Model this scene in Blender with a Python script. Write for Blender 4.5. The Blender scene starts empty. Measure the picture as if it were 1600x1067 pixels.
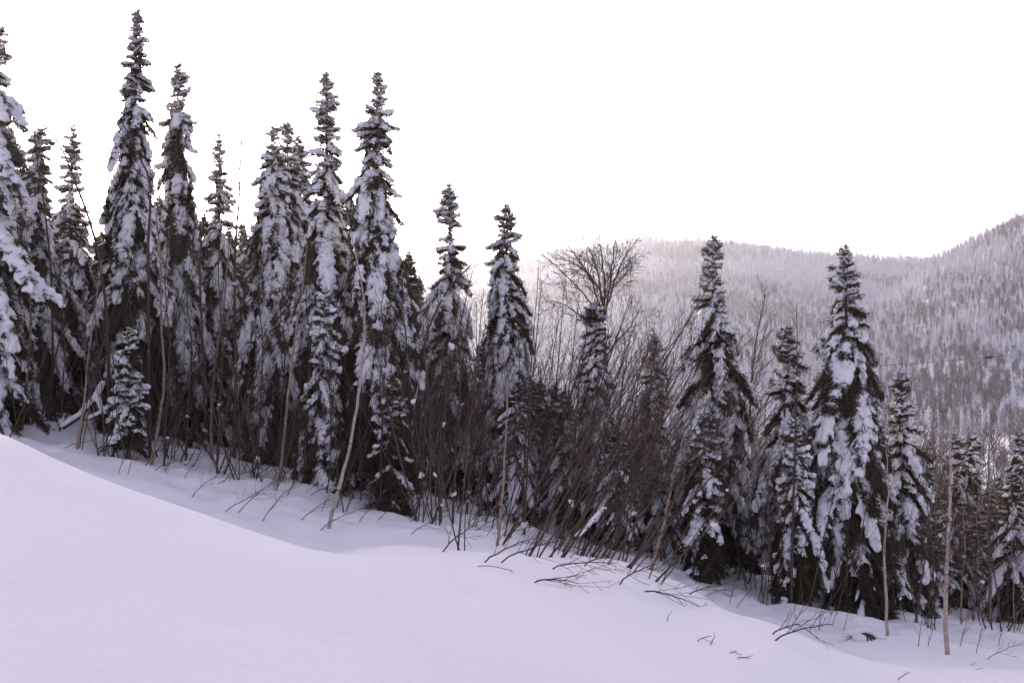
import bpy, bmesh, math, random
import numpy as np
from mathutils import Vector, Matrix, Euler

# ------------------------------------------------------------------ camera
scene = bpy.context.scene
C = scene.collection
F = 1715.0                       # focal length in photo pixels (1600 wide)
PITCH = math.atan(67.0 / F)      # horizon sits at photo row 600
cam_d = bpy.data.cameras.new('camera')
cam = bpy.data.objects.new('camera', cam_d)
C.objects.link(cam)
cam.location = (0, 0, 0)
cam.rotation_euler = (math.pi / 2 + PITCH, 0, 0)
cam_d.sensor_width = 36
cam_d.lens = F / 1600 * 36
cam_d.clip_start = 0.1
cam_d.clip_end = 6000
scene.camera = cam

# ------------------------------------------------------------------ light
SUN_AZ = math.radians(-18.6)     # left of straight ahead
SUN_EL = math.radians(10.5)
world = bpy.data.worlds.new('World')
scene.world = world
world.use_nodes = True
wt = world.node_tree
for n in list(wt.nodes):
    wt.nodes.remove(n)
w_out = wt.nodes.new('ShaderNodeOutputWorld')
w_bg = wt.nodes.new('ShaderNodeBackground')
w_sky = wt.nodes.new('ShaderNodeTexSky')
w_sky.sky_type = 'NISHITA'
w_sky.sun_disc = False
w_sky.sun_elevation = SUN_EL
w_sky.sun_rotation = SUN_AZ
w_sky.altitude = 300
w_sky.air_density = 1.0
w_sky.dust_density = 4.0
w_sky.ozone_density = 1.5
w_hs = wt.nodes.new('ShaderNodeHueSaturation')     # thin high cloud: a paler sky all over
w_hs.inputs['Saturation'].default_value = 0.42
w_mul = wt.nodes.new('ShaderNodeMix')
w_mul.data_type = 'RGBA'
w_mul.blend_type = 'MULTIPLY'
w_mul.inputs['Factor'].default_value = 1.0
w_mul.inputs['B'].default_value = (1.04, 0.90, 1.05, 1)
wt.links.new(w_sky.outputs[0], w_hs.inputs['Color'])
wt.links.new(w_hs.outputs[0], w_mul.inputs['A'])
wt.links.new(w_mul.outputs['Result'], w_bg.inputs['Color'])
w_bg.inputs['Strength'].default_value = 0.15
wt.links.new(w_bg.outputs[0], w_out.inputs['Surface'])

sun_d = bpy.data.lights.new('sun', 'SUN')
sun_d.energy = 2.8
sun_d.angle = math.radians(1.2)
sun_d.color = (1.0, 0.85, 0.66)
sun = bpy.data.objects.new('sun', sun_d)
C.objects.link(sun)
sun_dir = Vector((math.sin(SUN_AZ) * math.cos(SUN_EL), math.cos(SUN_AZ) * math.cos(SUN_EL), math.sin(SUN_EL)))
sun.rotation_euler = (-sun_dir).to_track_quat('-Z', 'Y').to_euler()
sun.location = (-30, 80, 60)

vs = scene.view_settings
vs.view_transform = 'Standard'
vs.look = 'None'
vs.gamma = 1
vs.use_curve_mapping = False
vs.exposure = 1.25
scene.render.engine = 'CYCLES'
cy = scene.cycles
cy.use_denoising = True
try:
    cy.denoiser = 'OPENIMAGEDENOISE'
except Exception:
    pass
cy.max_bounces = 6
cy.diffuse_bounces = 3
cy.glossy_bounces = 2
cy.transmission_bounces = 3
cy.transparent_max_bounces = 4
cy.volume_bounces = 1
cy.caustics_reflective = False
cy.caustics_refractive = False
cy.sample_clamp_indirect = 6.0

# ------------------------------------------------------------------ helpers
CP, SP = math.cos(PITCH), math.sin(PITCH)

def at(px, py, Y):
    """world point at depth Y (metres ahead) that the camera sees at photo pixel px, py"""
    a = (px - 800) / F
    b = (533.5 - py) / F
    d = Vector((a, CP - b * SP, SP + b * CP))
    return d * (Y / d.y)

def px_of(x, y):
    return 800 + F * x / max(y, 0.5)

def lattice(seed, n=64):
    return np.random.RandomState(seed).rand(n, n) * 2 - 1

_LAT = {}

def noise2(x, y, seed=0):
    """smooth value noise, arrays in, -1..1 out"""
    if seed not in _LAT:
        _LAT[seed] = lattice(seed)
    L = _LAT[seed]
    xi = np.floor(x).astype(int)
    yi = np.floor(y).astype(int)
    fx = x - xi
    fy = y - yi
    fx = fx * fx * fx * (fx * (fx * 6 - 15) + 10)
    fy = fy * fy * fy * (fy * (fy * 6 - 15) + 10)
    a = L[xi % 64, yi % 64]
    b = L[(xi + 1) % 64, yi % 64]
    c = L[xi % 64, (yi + 1) % 64]
    d = L[(xi + 1) % 64, (yi + 1) % 64]
    return (a * (1 - fx) + b * fx) * (1 - fy) + (c * (1 - fx) + d * fx) * fy

def tri_mesh(name, verts, tris, mats, midx=None, smooth=False):
    verts = np.asarray(verts, dtype=np.float32).reshape(-1, 3)
    tris = np.asarray(tris, dtype=np.int32).reshape(-1, 3)
    m = bpy.data.meshes.new(name)
    m.vertices.add(len(verts))
    m.vertices.foreach_set('co', verts.ravel())
    m.loops.add(tris.size)
    m.loops.foreach_set('vertex_index', tris.ravel())
    m.polygons.add(len(tris))
    m.polygons.foreach_set('loop_start', np.arange(0, tris.size, 3, dtype=np.int32))
    m.polygons.foreach_set('loop_total', np.full(len(tris), 3, dtype=np.int32))
    if midx is not None:
        m.polygons.foreach_set('material_index', np.asarray(midx, dtype=np.int32))
    if smooth:
        m.polygons.foreach_set('use_smooth', np.ones(len(tris), dtype=bool))
    for mt in mats:
        m.materials.append(mt)
    m.update(calc_edges=True)
    m.validate()
    return m

class MB:
    """collects tubes, blades and lumps into one triangle mesh"""
    def __init__(self):
        self.v = []
        self.t = []
        self.mi = []

    def blade(self, p, q, side, w, mi=0):
        n = len(self.v)
        self.v += [p - side * w, p + side * w, q]
        self.t.append((n, n + 1, n + 2))
        self.mi.append(mi)

    def tube(self, pts, radii, sides=5, mi=0):
        n0 = len(self.v)
        k = len(pts)
        for i, p in enumerate(pts):
            tdir = (pts[min(i + 1, k - 1)] - pts[max(i - 1, 0)])
            if tdir.length < 1e-6:
                tdir = Vector((0, 0, 1))
            tdir.normalize()
            ref = Vector((0, 1, 0)) if abs(tdir.y) < 0.9 else Vector((1, 0, 0))
            a = tdir.cross(ref).normalized()
            b = tdir.cross(a)
            for s in range(sides):
                an = 2 * math.pi * s / sides
                self.v.append(p + (a * math.cos(an) + b * math.sin(an)) * radii[i])
        for i in range(k - 1):
            for s in range(sides):
                A = n0 + i * sides + s
                B = n0 + i * sides + (s + 1) % sides
                self.t += [(A, B, A + sides), (B, B + sides, A + sides)]
                self.mi += [mi, mi]
        for s in range(1, sides - 1):
            e = n0 + (k - 1) * sides
            self.t.append((e, e + s, e + s + 1))
            self.mi.append(mi)

    def ball(self, c, rx, ry, rz, rot=None, mi=0):
        n = len(self.v)
        for v in ICO_V:
            p = Vector((v[0] * rx, v[1] * ry, v[2] * rz))
            if rot is not None:
                p = rot @ p
            self.v.append(c + p)
        for f in ICO_F:
            self.t.append((f[0] + n, f[1] + n, f[2] + n))
            self.mi.append(mi)

    def arrays(self):
        return (np.array([tuple(a) for a in self.v], dtype=np.float32).reshape(-1, 3),
                np.array(self.t, dtype=np.int32).reshape(-1, 3), np.array(self.mi, dtype=np.int32))

    def mesh(self, name, mats, smooth=False):
        v, t, mi = self.arrays()
        return tri_mesh(name, v, t, mats, mi, smooth)

_bm = bmesh.new()
bmesh.ops.create_icosphere(_bm, subdivisions=2, radius=1.0)
ICO_V = [tuple(v.co) for v in _bm.verts]
ICO_F = [tuple(v.index for v in f.verts) for f in _bm.faces]
_bm.free()

def remesh_many(jobs, prefix='snow'):
    """[(MB, voxel, material)] -> smooth closed snow meshes (voxel union of the lumps)"""
    tmp = []
    for mb, vox, mat in jobs:
        me = mb.mesh('tmp', [])
        o = bpy.data.objects.new('tmp', me)
        C.objects.link(o)
        r = o.modifiers.new('r', 'REMESH')
        r.mode = 'VOXEL'
        r.voxel_size = vox
        r.use_smooth_shade = True
        s = o.modifiers.new('s', 'SMOOTH')
        s.factor = 0.5
        s.iterations = 4
        tmp.append((o, me, mat))
    dg = bpy.context.evaluated_depsgraph_get()
    dg.update()
    out = []
    for o, me, mat in tmp:
        res = bpy.data.meshes.new_from_object(o.evaluated_get(dg))
        res.name = prefix
        res.materials.clear()
        res.materials.append(mat)
        res.polygons.foreach_set('material_index', np.zeros(len(res.polygons), dtype=np.int32))
        res.polygons.foreach_set('use_smooth', np.ones(len(res.polygons), dtype=bool))
        out.append(res)
    for o, me, mat in tmp:
        bpy.data.objects.remove(o)
        bpy.data.meshes.remove(me)
    return out

LATER = []

def snow_later(parent, mb, vox):
    LATER.append((parent, mb, vox))

def put(name, data, parent=None, loc=None, rot=None, scale=None):
    o = bpy.data.objects.new(name, data)
    C.objects.link(o)
    if parent is not None:
        o.parent = parent
    if loc is not None:
        o.location = loc
    if rot is not None:
        o.rotation_euler = rot
    if scale is not None:
        o.scale = scale
    return o

def tag(o, label, cat, group=None, kind=None):
    if label:
        o['label'] = label
    if cat:
        o['category'] = cat
    if group:
        o['group'] = group
    if kind:
        o['kind'] = kind
    return o

# ------------------------------------------------------------------ materials
def new_mat(name):
    m = bpy.data.materials.new(name)
    m.use_nodes = True
    nt = m.node_tree
    for n in list(nt.nodes):
        nt.nodes.remove(n)
    out = nt.nodes.new('ShaderNodeOutputMaterial')
    return m, nt, out

def coords(nt, scale, kind='Object'):
    tc = nt.nodes.new('ShaderNodeTexCoord')
    mp = nt.nodes.new('ShaderNodeMapping')
    mp.inputs['Scale'].default_value = scale if hasattr(scale, '__len__') else (scale,) * 3
    nt.links.new(tc.outputs[kind], mp.inputs['Vector'])
    return mp.outputs['Vector']

def noise_node(nt, vec, scale, detail=4, rough=0.6):
    n = nt.nodes.new('ShaderNodeTexNoise')
    n.inputs['Scale'].default_value = scale
    n.inputs['Detail'].default_value = detail
    n.inputs['Roughness'].default_value = rough
    nt.links.new(vec, n.inputs['Vector'])
    return n

def ramp(nt, fac, stops):
    r = nt.nodes.new('ShaderNodeValToRGB')
    el = r.color_ramp.elements
    el[0].position, el[0].color = stops[0][0], (*stops[0][1], 1)
    el[1].position, el[1].color = stops[-1][0], (*stops[-1][1], 1)
    for p, c in stops[1:-1]:
        e = el.new(p)
        e.color = (*c, 1)
    nt.links.new(fac, r.inputs['Fac'])
    return r

def principled(nt, out, rough=0.9, spec=0.2):
    b = nt.nodes.new('ShaderNodeBsdfPrincipled')
    b.inputs['Roughness'].default_value = rough
    b.inputs['Specular IOR Level'].default_value = spec
    nt.links.new(b.outputs[0], out.inputs['Surface'])
    return b

def add_bump(nt, b, height, strength, dist):
    bp = nt.nodes.new('ShaderNodeBump')
    bp.inputs['Strength'].default_value = strength
    bp.inputs['Distance'].default_value = dist
    nt.links.new(height, bp.inputs['Height'])
    nt.links.new(bp.outputs[0], b.inputs['Normal'])

def mat_snow_ground():
    m, nt, out = new_mat('snow_ground')
    b = principled(nt, out, 0.75, 0.25)
    v = coords(nt, 1.0)
    n1 = noise_node(nt, v, 0.6, 5, 0.55)
    r = ramp(nt, n1.outputs['Fac'], [(0.3, (0.86, 0.86, 0.89)), (0.7, (0.90, 0.90, 0.92))])
    nt.links.new(r.outputs[0], b.inputs['Base Color'])
    n2 = noise_node(nt, coords(nt, (0.6, 1.3, 1.0)), 5.0, 10, 0.68)
    add_bump(nt, b, n2.outputs['Fac'], 0.22, 0.06)
    return m

def mat_snow():
    m, nt, out = new_mat('bough_snow')
    v = coords(nt, 1.0)
    b = principled(nt, out, 0.8, 0.2)
    n1 = noise_node(nt, v, 3.0, 4, 0.6)
    r = ramp(nt, n1.outputs['Fac'], [(0.3, (0.84, 0.84, 0.87)), (0.7, (0.90, 0.90, 0.92))])
    nt.links.new(r.outputs[0], b.inputs['Base Color'])
    n2 = noise_node(nt, v, 22.0, 5, 0.6)
    add_bump(nt, b, n2.outputs['Fac'], 0.8, 0.04)
    return m

def mat_needles(name, c0, c1, trans=0.35):
    m, nt, out = new_mat(name)
    d = nt.nodes.new('ShaderNodeBsdfDiffuse')
    t = nt.nodes.new('ShaderNodeBsdfTranslucent')
    mix = nt.nodes.new('ShaderNodeMixShader')
    mix.inputs['Fac'].default_value = trans
    v = coords(nt, 1.0)
    n = noise_node(nt, v, 6.0, 3, 0.6)
    r = ramp(nt, n.outputs['Fac'], [(0.3, c0), (0.7, c1)])
    nt.links.new(r.outputs[0], d.inputs['Color'])
    nt.links.new(r.outputs[0], t.inputs['Color'])
    nt.links.new(d.outputs[0], mix.inputs[1])
    nt.links.new(t.outputs[0], mix.inputs[2])
    nt.links.new(mix.outputs[0], out.inputs['Surface'])
    return m

def mat_bark(name, c0, c1, scale=(6, 6, 2), bump=0.5):
    m, nt, out = new_mat(name)
    b = principled(nt, out, 0.9, 0.15)
    v = coords(nt, scale)
    n = noise_node(nt, v, 4.0, 5, 0.7)
    r = ramp(nt, n.outputs['Fac'], [(0.3, c0), (0.7, c1)])
    nt.links.new(r.outputs[0], b.inputs['Base Color'])
    add_bump(nt, b, n.outputs['Fac'], bump, 0.02)
    return m

def mat_birch(name, c0, c1):
    m, nt, out = new_mat(name)
    b = principled(nt, out, 0.7, 0.25)
    v = coords(nt, (3, 3, 22))
    n = noise_node(nt, v, 1.0, 4, 0.6)
    v2 = coords(nt, (1, 1, 1.2))
    n2 = noise_node(nt, v2, 1.5, 3, 0.5)
    r = ramp(nt, n.outputs['Fac'], [(0.30, (0.05, 0.04, 0.035)), (0.40, c0), (0.7, c1)])
    mx = nt.nodes.new('ShaderNodeMix')
    mx.data_type = 'RGBA'
    mx.inputs['B'].default_value = (0.22, 0.13, 0.085, 1)
    r2 = ramp(nt, n2.outputs['Fac'], [(0.45, (0, 0, 0)), (0.75, (1, 1, 1))])
    nt.links.new(r2.outputs[0], mx.inputs['Factor'])
    nt.links.new(r.outputs[0], mx.inputs['A'])
    nt.links.new(mx.outputs['Result'], b.inputs['Base Color'])
    return m

def mat_frosted(name, dark, snow, rnd=0.5, up0=-0.1, up1=0.65):
    """distant tree: dark foliage with snow lying on what faces upward"""
    m, nt, out = new_mat(name)
    b = principled(nt, out, 0.9, 0.1)
    geo = nt.nodes.new('ShaderNodeNewGeometry')
    sep = nt.nodes.new('ShaderNodeSeparateXYZ')
    nt.links.new(geo.outputs['Normal'], sep.inputs[0])
    oi = nt.nodes.new('ShaderNodeObjectInfo')
    v = coords(nt, 1.0)
    n = noise_node(nt, v, 1.3, 3, 0.6)
    a1 = nt.nodes.new('ShaderNodeMath')
    a1.operation = 'MULTIPLY_ADD'
    a1.inputs[1].default_value = rnd
    nt.links.new(oi.outputs['Random'], a1.inputs[0])
    nt.links.new(sep.outputs['Z'], a1.inputs[2])
    a2 = nt.nodes.new('ShaderNodeMath')
    a2.operation = 'MULTIPLY_ADD'
    a2.inputs[1].default_value = 1.5
    nt.links.new(n.outputs['Fac'], a2.inputs[0])
    nt.links.new(a1.outputs[0], a2.inputs[2])
    mr = nt.nodes.new('ShaderNodeMapRange')
    mr.inputs['From Min'].default_value = up0 + 0.75 + rnd * 0.5
    mr.inputs['From Max'].default_value = up1 + 0.75 + rnd * 0.5
    nt.links.new(a2.outputs[0], mr.inputs['Value'])
    mx = nt.nodes.new('ShaderNodeMix')
    mx.data_type = 'RGBA'
    mx.inputs['A'].default_value = (*dark, 1)
    mx.inputs['B'].default_value = (*snow, 1)
    nt.links.new(mr.outputs[0], mx.inputs['Factor'])
    nt.links.new(mx.outputs['Result'], b.inputs['Base Color'])
    return m

M_GROUND = mat_snow_ground()
M_SNOW = mat_snow()
M_NEEDLE = mat_needles('spruce_needles', (0.070, 0.056, 0.036), (0.150, 0.116, 0.066), 0.45)
M_STICK = mat_bark('branch_bark', (0.05, 0.038, 0.03), (0.11, 0.085, 0.065))
M_TRUNK = mat_bark('spruce_bark', (0.035, 0.028, 0.024), (0.10, 0.08, 0.066), (8, 8, 2.5), 0.8)
M_SHRUB = mat_bark('shrub_bark', (0.058, 0.041, 0.034), (0.135, 0.094, 0.074), (10, 10, 4), 0.3)
M_TAN = mat_birch('young_birch_bark', (0.26, 0.19, 0.14), (0.40, 0.31, 0.25))
M_BIRCH = mat_birch('white_birch_bark', (0.36, 0.29, 0.25), (0.52, 0.45, 0.41))
M_FAR = mat_frosted('frosted_spruce', (0.08, 0.078, 0.078), (0.76, 0.76, 0.81), 0.6)
M_FARHW = mat_frosted('frosted_hardwood', (0.24, 0.215, 0.22), (0.74, 0.73, 0.79), 0.9, 0.0, 1.0)
M_FARHW2 = mat_frosted('bare_hardwood', (0.15, 0.12, 0.12), (0.56, 0.54, 0.58), 0.9, 0.1, 1.3)

# ------------------------------------------------------------------ ground
COLS = [-400, 0, 250, 500, 620, 800, 980, 1060, 1200, 1335, 1600, 2000]
PROF = [  # drop below the groomed slope, as (depth, drop) pairs, one list for each column
    [(12, 0), (14, -.4), (17, -1.2), (21, -2.1), (27, -2.5), (33, -2.5), (45, -2.8)],
    [(12, 0), (13.6, -.35), (16, -1.15), (20.5, -2.0), (26, -2.45), (33, -2.5), (45, -2.8)],
    [(10, 0), (11.5, -.35), (14, -1.1), (19, -2.0), (25, -2.40), (33, -2.5), (45, -2.9)],
    [(8.6, 0), (10.2, -.25), (13, -.9), (18, -1.8), (24, -2.25), (32, -2.45), (45, -3.0)],
    [(7.6, 0), (10, -.15), (14, -.7), (19, -1.45), (25, -2.1), (32, -2.4), (45, -3.1)],
    [(7.0, 0), (12, -.25), (16, -.75), (20, -1.25), (26, -1.95), (33, -2.4), (45, -3.2)],
    [(7.0, 0), (12, -.2), (16, -.55), (20, -1.0), (23, -1.5), (27, -2.3), (33, -2.6), (45, -3.3)],
    [(8, 0), (12, -.3), (16, -.65), (18, -.9), (21, -1.8), (27, -2.5), (33, -2.6), (45, -3.3)],
    [(9.4, 0), (12, -.22), (14, -.65), (18, -1.6), (23, -2.25), (28, -2.45), (33, -2.5), (45, -3.2)],
    [(8.6, 0), (11, -.22), (14, -.9), (18, -1.6), (23, -2.05), (28, -2.3), (33, -2.4), (45, -3.2)],
    [(8, 0), (10, -.1), (14, -.5), (20, -1.3), (28, -1.95), (33, -2.2), (45, -3.0)],
    [(8, 0), (10, -.1), (14, -.5), (20, -1.3), (28, -1.95), (33, -2.2), (45, -3.0)],
]
DG = np.linspace(0, 60, 601)
TAB = np.array([np.interp(DG, [0] + [a for a, _ in p] + [60], [0] + [b for _, b in p] + [p[-1][1] - 0.6]) for p in PROF])
PXG = np.linspace(-400, 2000, 241)
TABX = np.array([np.interp(PXG, COLS, TAB[:, j]) for j in range(len(DG))]).T    # px by depth
_k = np.exp(-0.5 * (np.arange(-18, 19) / 7.0) ** 2)
_k /= _k.sum()
TABX = np.array([np.convolve(np.pad(r, 18, mode='edge'), _k, mode='valid') for r in TABX])
_k2 = np.exp(-0.5 * (np.arange(-6, 7) / 2.2) ** 2)
_k2 /= _k2.sum()
TABX = np.array([np.convolve(np.pad(TABX[:, j], 6, mode='edge'), _k2, mode='valid') for j in range(TABX.shape[1])]).T

def smooth01(t):
    t = np.clip(t, 0, 1)
    return t * t * (3 - 2 * t)

RIDGE_PX = [-1500, 0, 400, 650, 740, 830, 900, 1000, 1100, 1200, 1300, 1400, 1500, 1700, 3000]
RIDGE_Y = [560, 520, 490, 440, 415, 398, 386, 374, 376, 384, 394, 404, 412, 420, 430]
RIGHT_PX = [-1500, 1000, 1200, 1340, 1420, 1445, 1500, 1600, 1800, 2200, 3000]
RIGHT_Y = [640, 620, 540, 470, 422, 403, 374, 324, 240, 170, 140]

def ground_z(x, y):
    x = np.asarray(x, dtype=float)
    y = np.asarray(y, dtype=float)
    yc = np.maximum(y, 1.0)
    px = 800 + F * x / yc
    pc = np.clip(px, -400, 2000)
    dc = np.clip(y, 0, 59.99)
    fi = (pc + 400) / 10.0
    i0 = np.clip(np.floor(fi).astype(int), 0, 239)
    fx = fi - i0
    fj = dc * 10
    j0 = np.clip(np.floor(fj).astype(int), 0, 599)
    fy = fj - j0
    dr = ((TABX[i0, j0] * (1 - fx) + TABX[i0 + 1, j0] * fx) * (1 - fy) +
          (TABX[i0, j0 + 1] * (1 - fx) + TABX[i0 + 1, j0 + 1] * fx) * fy)
    near = -1.7 - 0.22 * np.clip(x, -60, 60) + dr
    # wind-shaped bumps: faint on the groomed slope, rounder among the trees
    wood = smooth01((-dr - 0.9) / 1.2)
    near = near + 0.045 * noise2(x * 0.35 + 3, y * 0.22, 1) + 0.014 * noise2(x * 1.1 + y * 0.4, y * 0.9, 2) + 0.004 * noise2(x * 3.1 + y, y * 2.6, 9)
    near = near + wood * (0.20 * noise2(x * 0.55, y * 0.55, 3) + 0.11 * noise2(x * 1.7, y * 1.7, 4) + 0.035 * noise2(x * 4.5, y * 4.5, 5))
    # valley and hills beyond
    val = -17.0 + 0.4 * noise2(x * 0.02, y * 0.02, 6)
    f1 = smooth01((y - 42) / 190.0)
    low = near * (1 - f1) + val * f1
    ry = np.interp(px, RIDGE_PX, RIDGE_Y)
    zr = (600 - ry) / F * 1350.0 - 9
    t = np.clip((y - 390) / 960.0, 0, 1)
    prof = t * 0.75 + 0.25 * smooth01(t)
    hill1 = (zr + 17.0) * prof
    back = np.clip((y - 1350) / 700.0, 0, 1)
    hill1 = hill1 * (1 - 0.5 * back)
    ry2 = np.interp(px, RIGHT_PX, RIGHT_Y)
    zr2 = (600 - ry2) / F * 780.0 - 8
    t2 = np.clip((y - 400) / 380.0, 0, 1)
    hill2 = (zr2 + 17.0) * (t2 * 0.8 + 0.2 * smooth01(t2))
    back2 = np.clip((y - 780) / 500.0, 0, 1)
    hill2 = hill2 * (1 - 0.7 * back2)
    hills = np.maximum(hill1, hill2) + (noise2(x * 0.012, y * 0.012, 7) * 4.0 + noise2(x * 0.04, y * 0.04, 8) * 1.2) * smooth01((y - 420) / 150.0)
    return low + np.where(y > 380, np.maximum(hills, 0), 0)

def gz(x, y):
    return float(ground_z(np.array([x]), np.array([y]))[0])

def on_ground(px, py, lo=4.0, hi=60.0):
    """where the ray of a photo pixel meets the snow"""
    ys = np.arange(lo, hi, 0.05)
    d = at(px, py, 1.0)
    g = ground_z(d.x * ys, ys)
    hit = np.nonzero(d.z * ys <= g)[0]
    Y = float(ys[hit[0]]) if len(hit) else hi
    p = at(px, py, Y)
    p.z = gz(p.x, p.y)
    return p

def build_ground():
    nu = 420
    U = np.linspace(-0.85, 0.85, nu)
    ys = list(np.arange(-14, 6, 0.5)) + list(np.arange(6, 46, 0.16))
    while ys[-1] < 1950:
        ys.append(ys[-1] + max(0.25, ys[-1] * 0.016))
    ys = np.array(ys)
    def sheet(name, yy):
        w = np.sqrt(np.maximum(yy, 0) ** 2 + 42.0 ** 2)
        X = U[None, :] * w[:, None]
        Y = np.repeat(yy[:, None], nu, 1)
        Z = ground_z(X, Y)
        v = np.stack([X, Y, Z], -1).reshape(-1, 3)
        r, c = np.meshgrid(np.arange(len(yy) - 1), np.arange(nu - 1), indexing='ij')
        a = (r * nu + c).ravel()
        tris = np.concatenate([np.stack([a, a + 1, a + nu + 1], 1), np.stack([a, a + nu + 1, a + nu], 1)])
        me = tri_mesh(name, v, tris, [M_GROUND], smooth=True)
        o = put(name, me)
        o['kind'] = 'structure'
        return o
    k = int(np.searchsorted(ys, 90))
    s = sheet('snow_slope', ys[:k + 1])
    s['label'] = 'smooth groomed snow slope falling away to the right below the forest edge'
    h = sheet('hillside', ys[k:])
    h['label'] = 'wooded hills across the valley under frost and haze'

build_ground()

# ------------------------------------------------------------------ spruce boughs
def bough_axis(L, a0, a1, rng, n=12):
    p = Vector((0, 0, 0))
    pts = [p.copy()]
    wob = rng.uniform(-0.25, 0.25)
    for i in range(n):
        t = (i + 0.5) / n
        a = a0 + (a1 - a0) * (t ** 0.8)
        if t > 0.85:
            a += 0.25
        p = p + Vector((math.cos(a), math.sin(wob * t) * 0.5, math.sin(a))) * (L / n)
        pts.append(p.copy())
    return pts

def axis_at(pts, t):
    f = t * (len(pts) - 1)
    i = min(int(f), len(pts) - 2)
    return pts[i].lerp(pts[i + 1], f - i), (pts[i + 1] - pts[i]).normalized()

def make_bough(L, a0, a1, W, seed, snow_amt, fine=True):
    rng = random.Random(seed)
    pts = bough_axis(L, a0, a1, rng)
    nb = MB()
    sb = MB()
    r0 = 0.010 + 0.012 * L
    nb.tube(pts, [r0 * (1 - 0.85 * i / (len(pts) - 1)) + 0.002 for i in range(len(pts))], 4, 1)
    step = (0.042 if fine else 0.09)
    nstep = max(6, int(L / step))
    sep = 0.032 if fine else 0.06
    def needles(q0, q1, q2, nl, wd):
        ln = (q1 - q0).length + (q2 - q1).length
        k = max(2, int(ln / sep))
        for j in range(k):
            s = (j + rng.random()) / k
            q = q0.lerp(q1, s * 2) if s < 0.5 else q1.lerp(q2, s * 2 - 1)
            dd = (q2 - q0).normalized()
            for m in range(3 if fine else 2):
                rv = Vector((rng.uniform(-1, 1), rng.uniform(-1, 1), rng.uniform(-1, 0.7)))
                d = (dd * 0.8 + rv * 0.9).normalized()
                sd = d.cross(Vector((rng.uniform(-1, 1), rng.uniform(-1, 1), rng.uniform(-1, 1)))).normalized()
                nb.blade(q, q + d * nl * rng.uniform(0.7, 1.3), sd, wd, 0)
    for i in range(nstep):
        for sgn in (-1, 1):
            t = 0.08 + 0.92 * (i + rng.random()) / nstep
            t = min(t, 0.995)
            p, tg = axis_at(pts, t)
            env = (min(1, t / 0.3)) ** 0.6 * (1 - t) ** 0.5 + 0.13
            l = W * env * rng.uniform(0.55, 1.15)
            side = Vector((0, 0, 1)).cross(tg)
            if side.length < 1e-3:
                side = Vector((0, 1, 0))
            side.normalize()
            d = (tg * rng.uniform(0.5, 0.85) + side * sgn * rng.uniform(0.5, 0.9) + Vector((0, 0, rng.uniform(-0.75, 0.0)))).normalized()
            q1 = p + d * l * 0.5
            q2 = q1 + (d + Vector((0, 0, -0.25))).normalized() * l * 0.5
            nl, wd = (0.065, 0.009) if fine else (0.11, 0.018)
            nb.blade(p, q1, Vector((0, 0, 1)).cross(d), 0.007 if fine else 0.012, 1)
            needles(p, q1, q2, nl, wd)
            if l > 0.14:
                for s in ((0.35, 0.7) if fine else (0.5,)):
                    for sg in (-1, 1):
                        b0 = p.lerp(q2, s)
                        bd = (d * 0.7 + side * sg * 0.5 + tg * sg * -0.2 + Vector((0, 0, -0.25))).normalized()
                        b2 = b0 + bd * l * 0.38 * rng.uniform(0.7, 1.2)
                        needles(b0, b0.lerp(b2, 0.5), b2, nl, wd)
    for i in range(int(L * (30 if fine else 8)) + 3):
        t = rng.uniform(0.1, 0.98)
        p, tg = axis_at(pts, t)
        env = (min(1, t / 0.3)) ** 0.6 * (1 - t) ** 0.5 + 0.13
        side = Vector((0, 0, 1)).cross(tg).normalized()
        up = tg.cross(side).normalized()
        p = p + side * W * env * rng.uniform(-0.6, 0.6)
        d = (tg * rng.uniform(0.5, 1.0) + side * rng.uniform(-.7, .7) + up * rng.uniform(0.25, 0.7)).normalized()
        l = rng.uniform(0.09, 0.20) * (0.5 + 0.4 * L)
        nl, wd = (0.055, 0.007) if fine else (0.09, 0.014)
        needles(p, p + d * l * 0.5, p + d * l, nl, wd)
    # snow: overlapping lumps lying on the bough, fingers out along the twigs
    th = (0.036 + 0.028 * L) * snow_amt
    t = rng.uniform(0.04, 0.15)
    patch = rng.random()
    while t < 1.0:
        patch += rng.uniform(0.02, 0.10)
        cover = 1.0 if snow_amt > 0.7 else (1.0 if (patch * 2.3) % 1.0 < 0.55 else 0.0)
        if rng.random() < 0.9 * cover:
            p, tg = axis_at(pts, min(t, 0.99))
            env = (min(1, t / 0.3)) ** 0.6 * (1 - t) ** 0.45 + 0.20
            wid = W * env * rng.uniform(0.18, 0.40) * (0.7 + 0.3 * snow_amt)
            ln = rng.uniform(0.05, 0.12) * (0.5 + L * 0.5)
            rot = tg.to_track_quat('X', 'Z').to_matrix()
            up = rot @ Vector((0, 0, 1))
            tt = th * rng.uniform(0.6, 1.3)
            off = rot @ Vector((0, rng.uniform(-0.4, 0.4) * wid, 0))
            sb.ball(p + up * tt * 0.5 + off, ln, wid, tt, rot)
            for sgn in (-1, 1, -1, 1):
                if rng.random() < 0.62:
                    fd = (tg * rng.uniform(0.5, 0.95) + (rot @ Vector((0, sgn, 0))) * rng.uniform(0.5, 0.9) + Vector((0, 0, -0.22))).normalized()
                    fl = W * env * rng.uniform(0.35, 0.95)
                    c = p + fd * fl * 0.55 + up * tt * 0.25
                    fr = fd.to_track_quat('X', 'Z').to_matrix()
                    sb.ball(c, fl * 0.5, 0.016 + 0.020 * L * rng.uniform(0.6, 1.2), tt * rng.uniform(0.4, 0.65), fr)
        t += rng.uniform(0.045, 0.085) / max(0.5, L) ** 0.5
    if not sb.v:
        sb.ball(pts[5], 0.05, 0.03, 0.02)
    reach = max(q.x for q in pts)
    return nb, sb, reach

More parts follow.
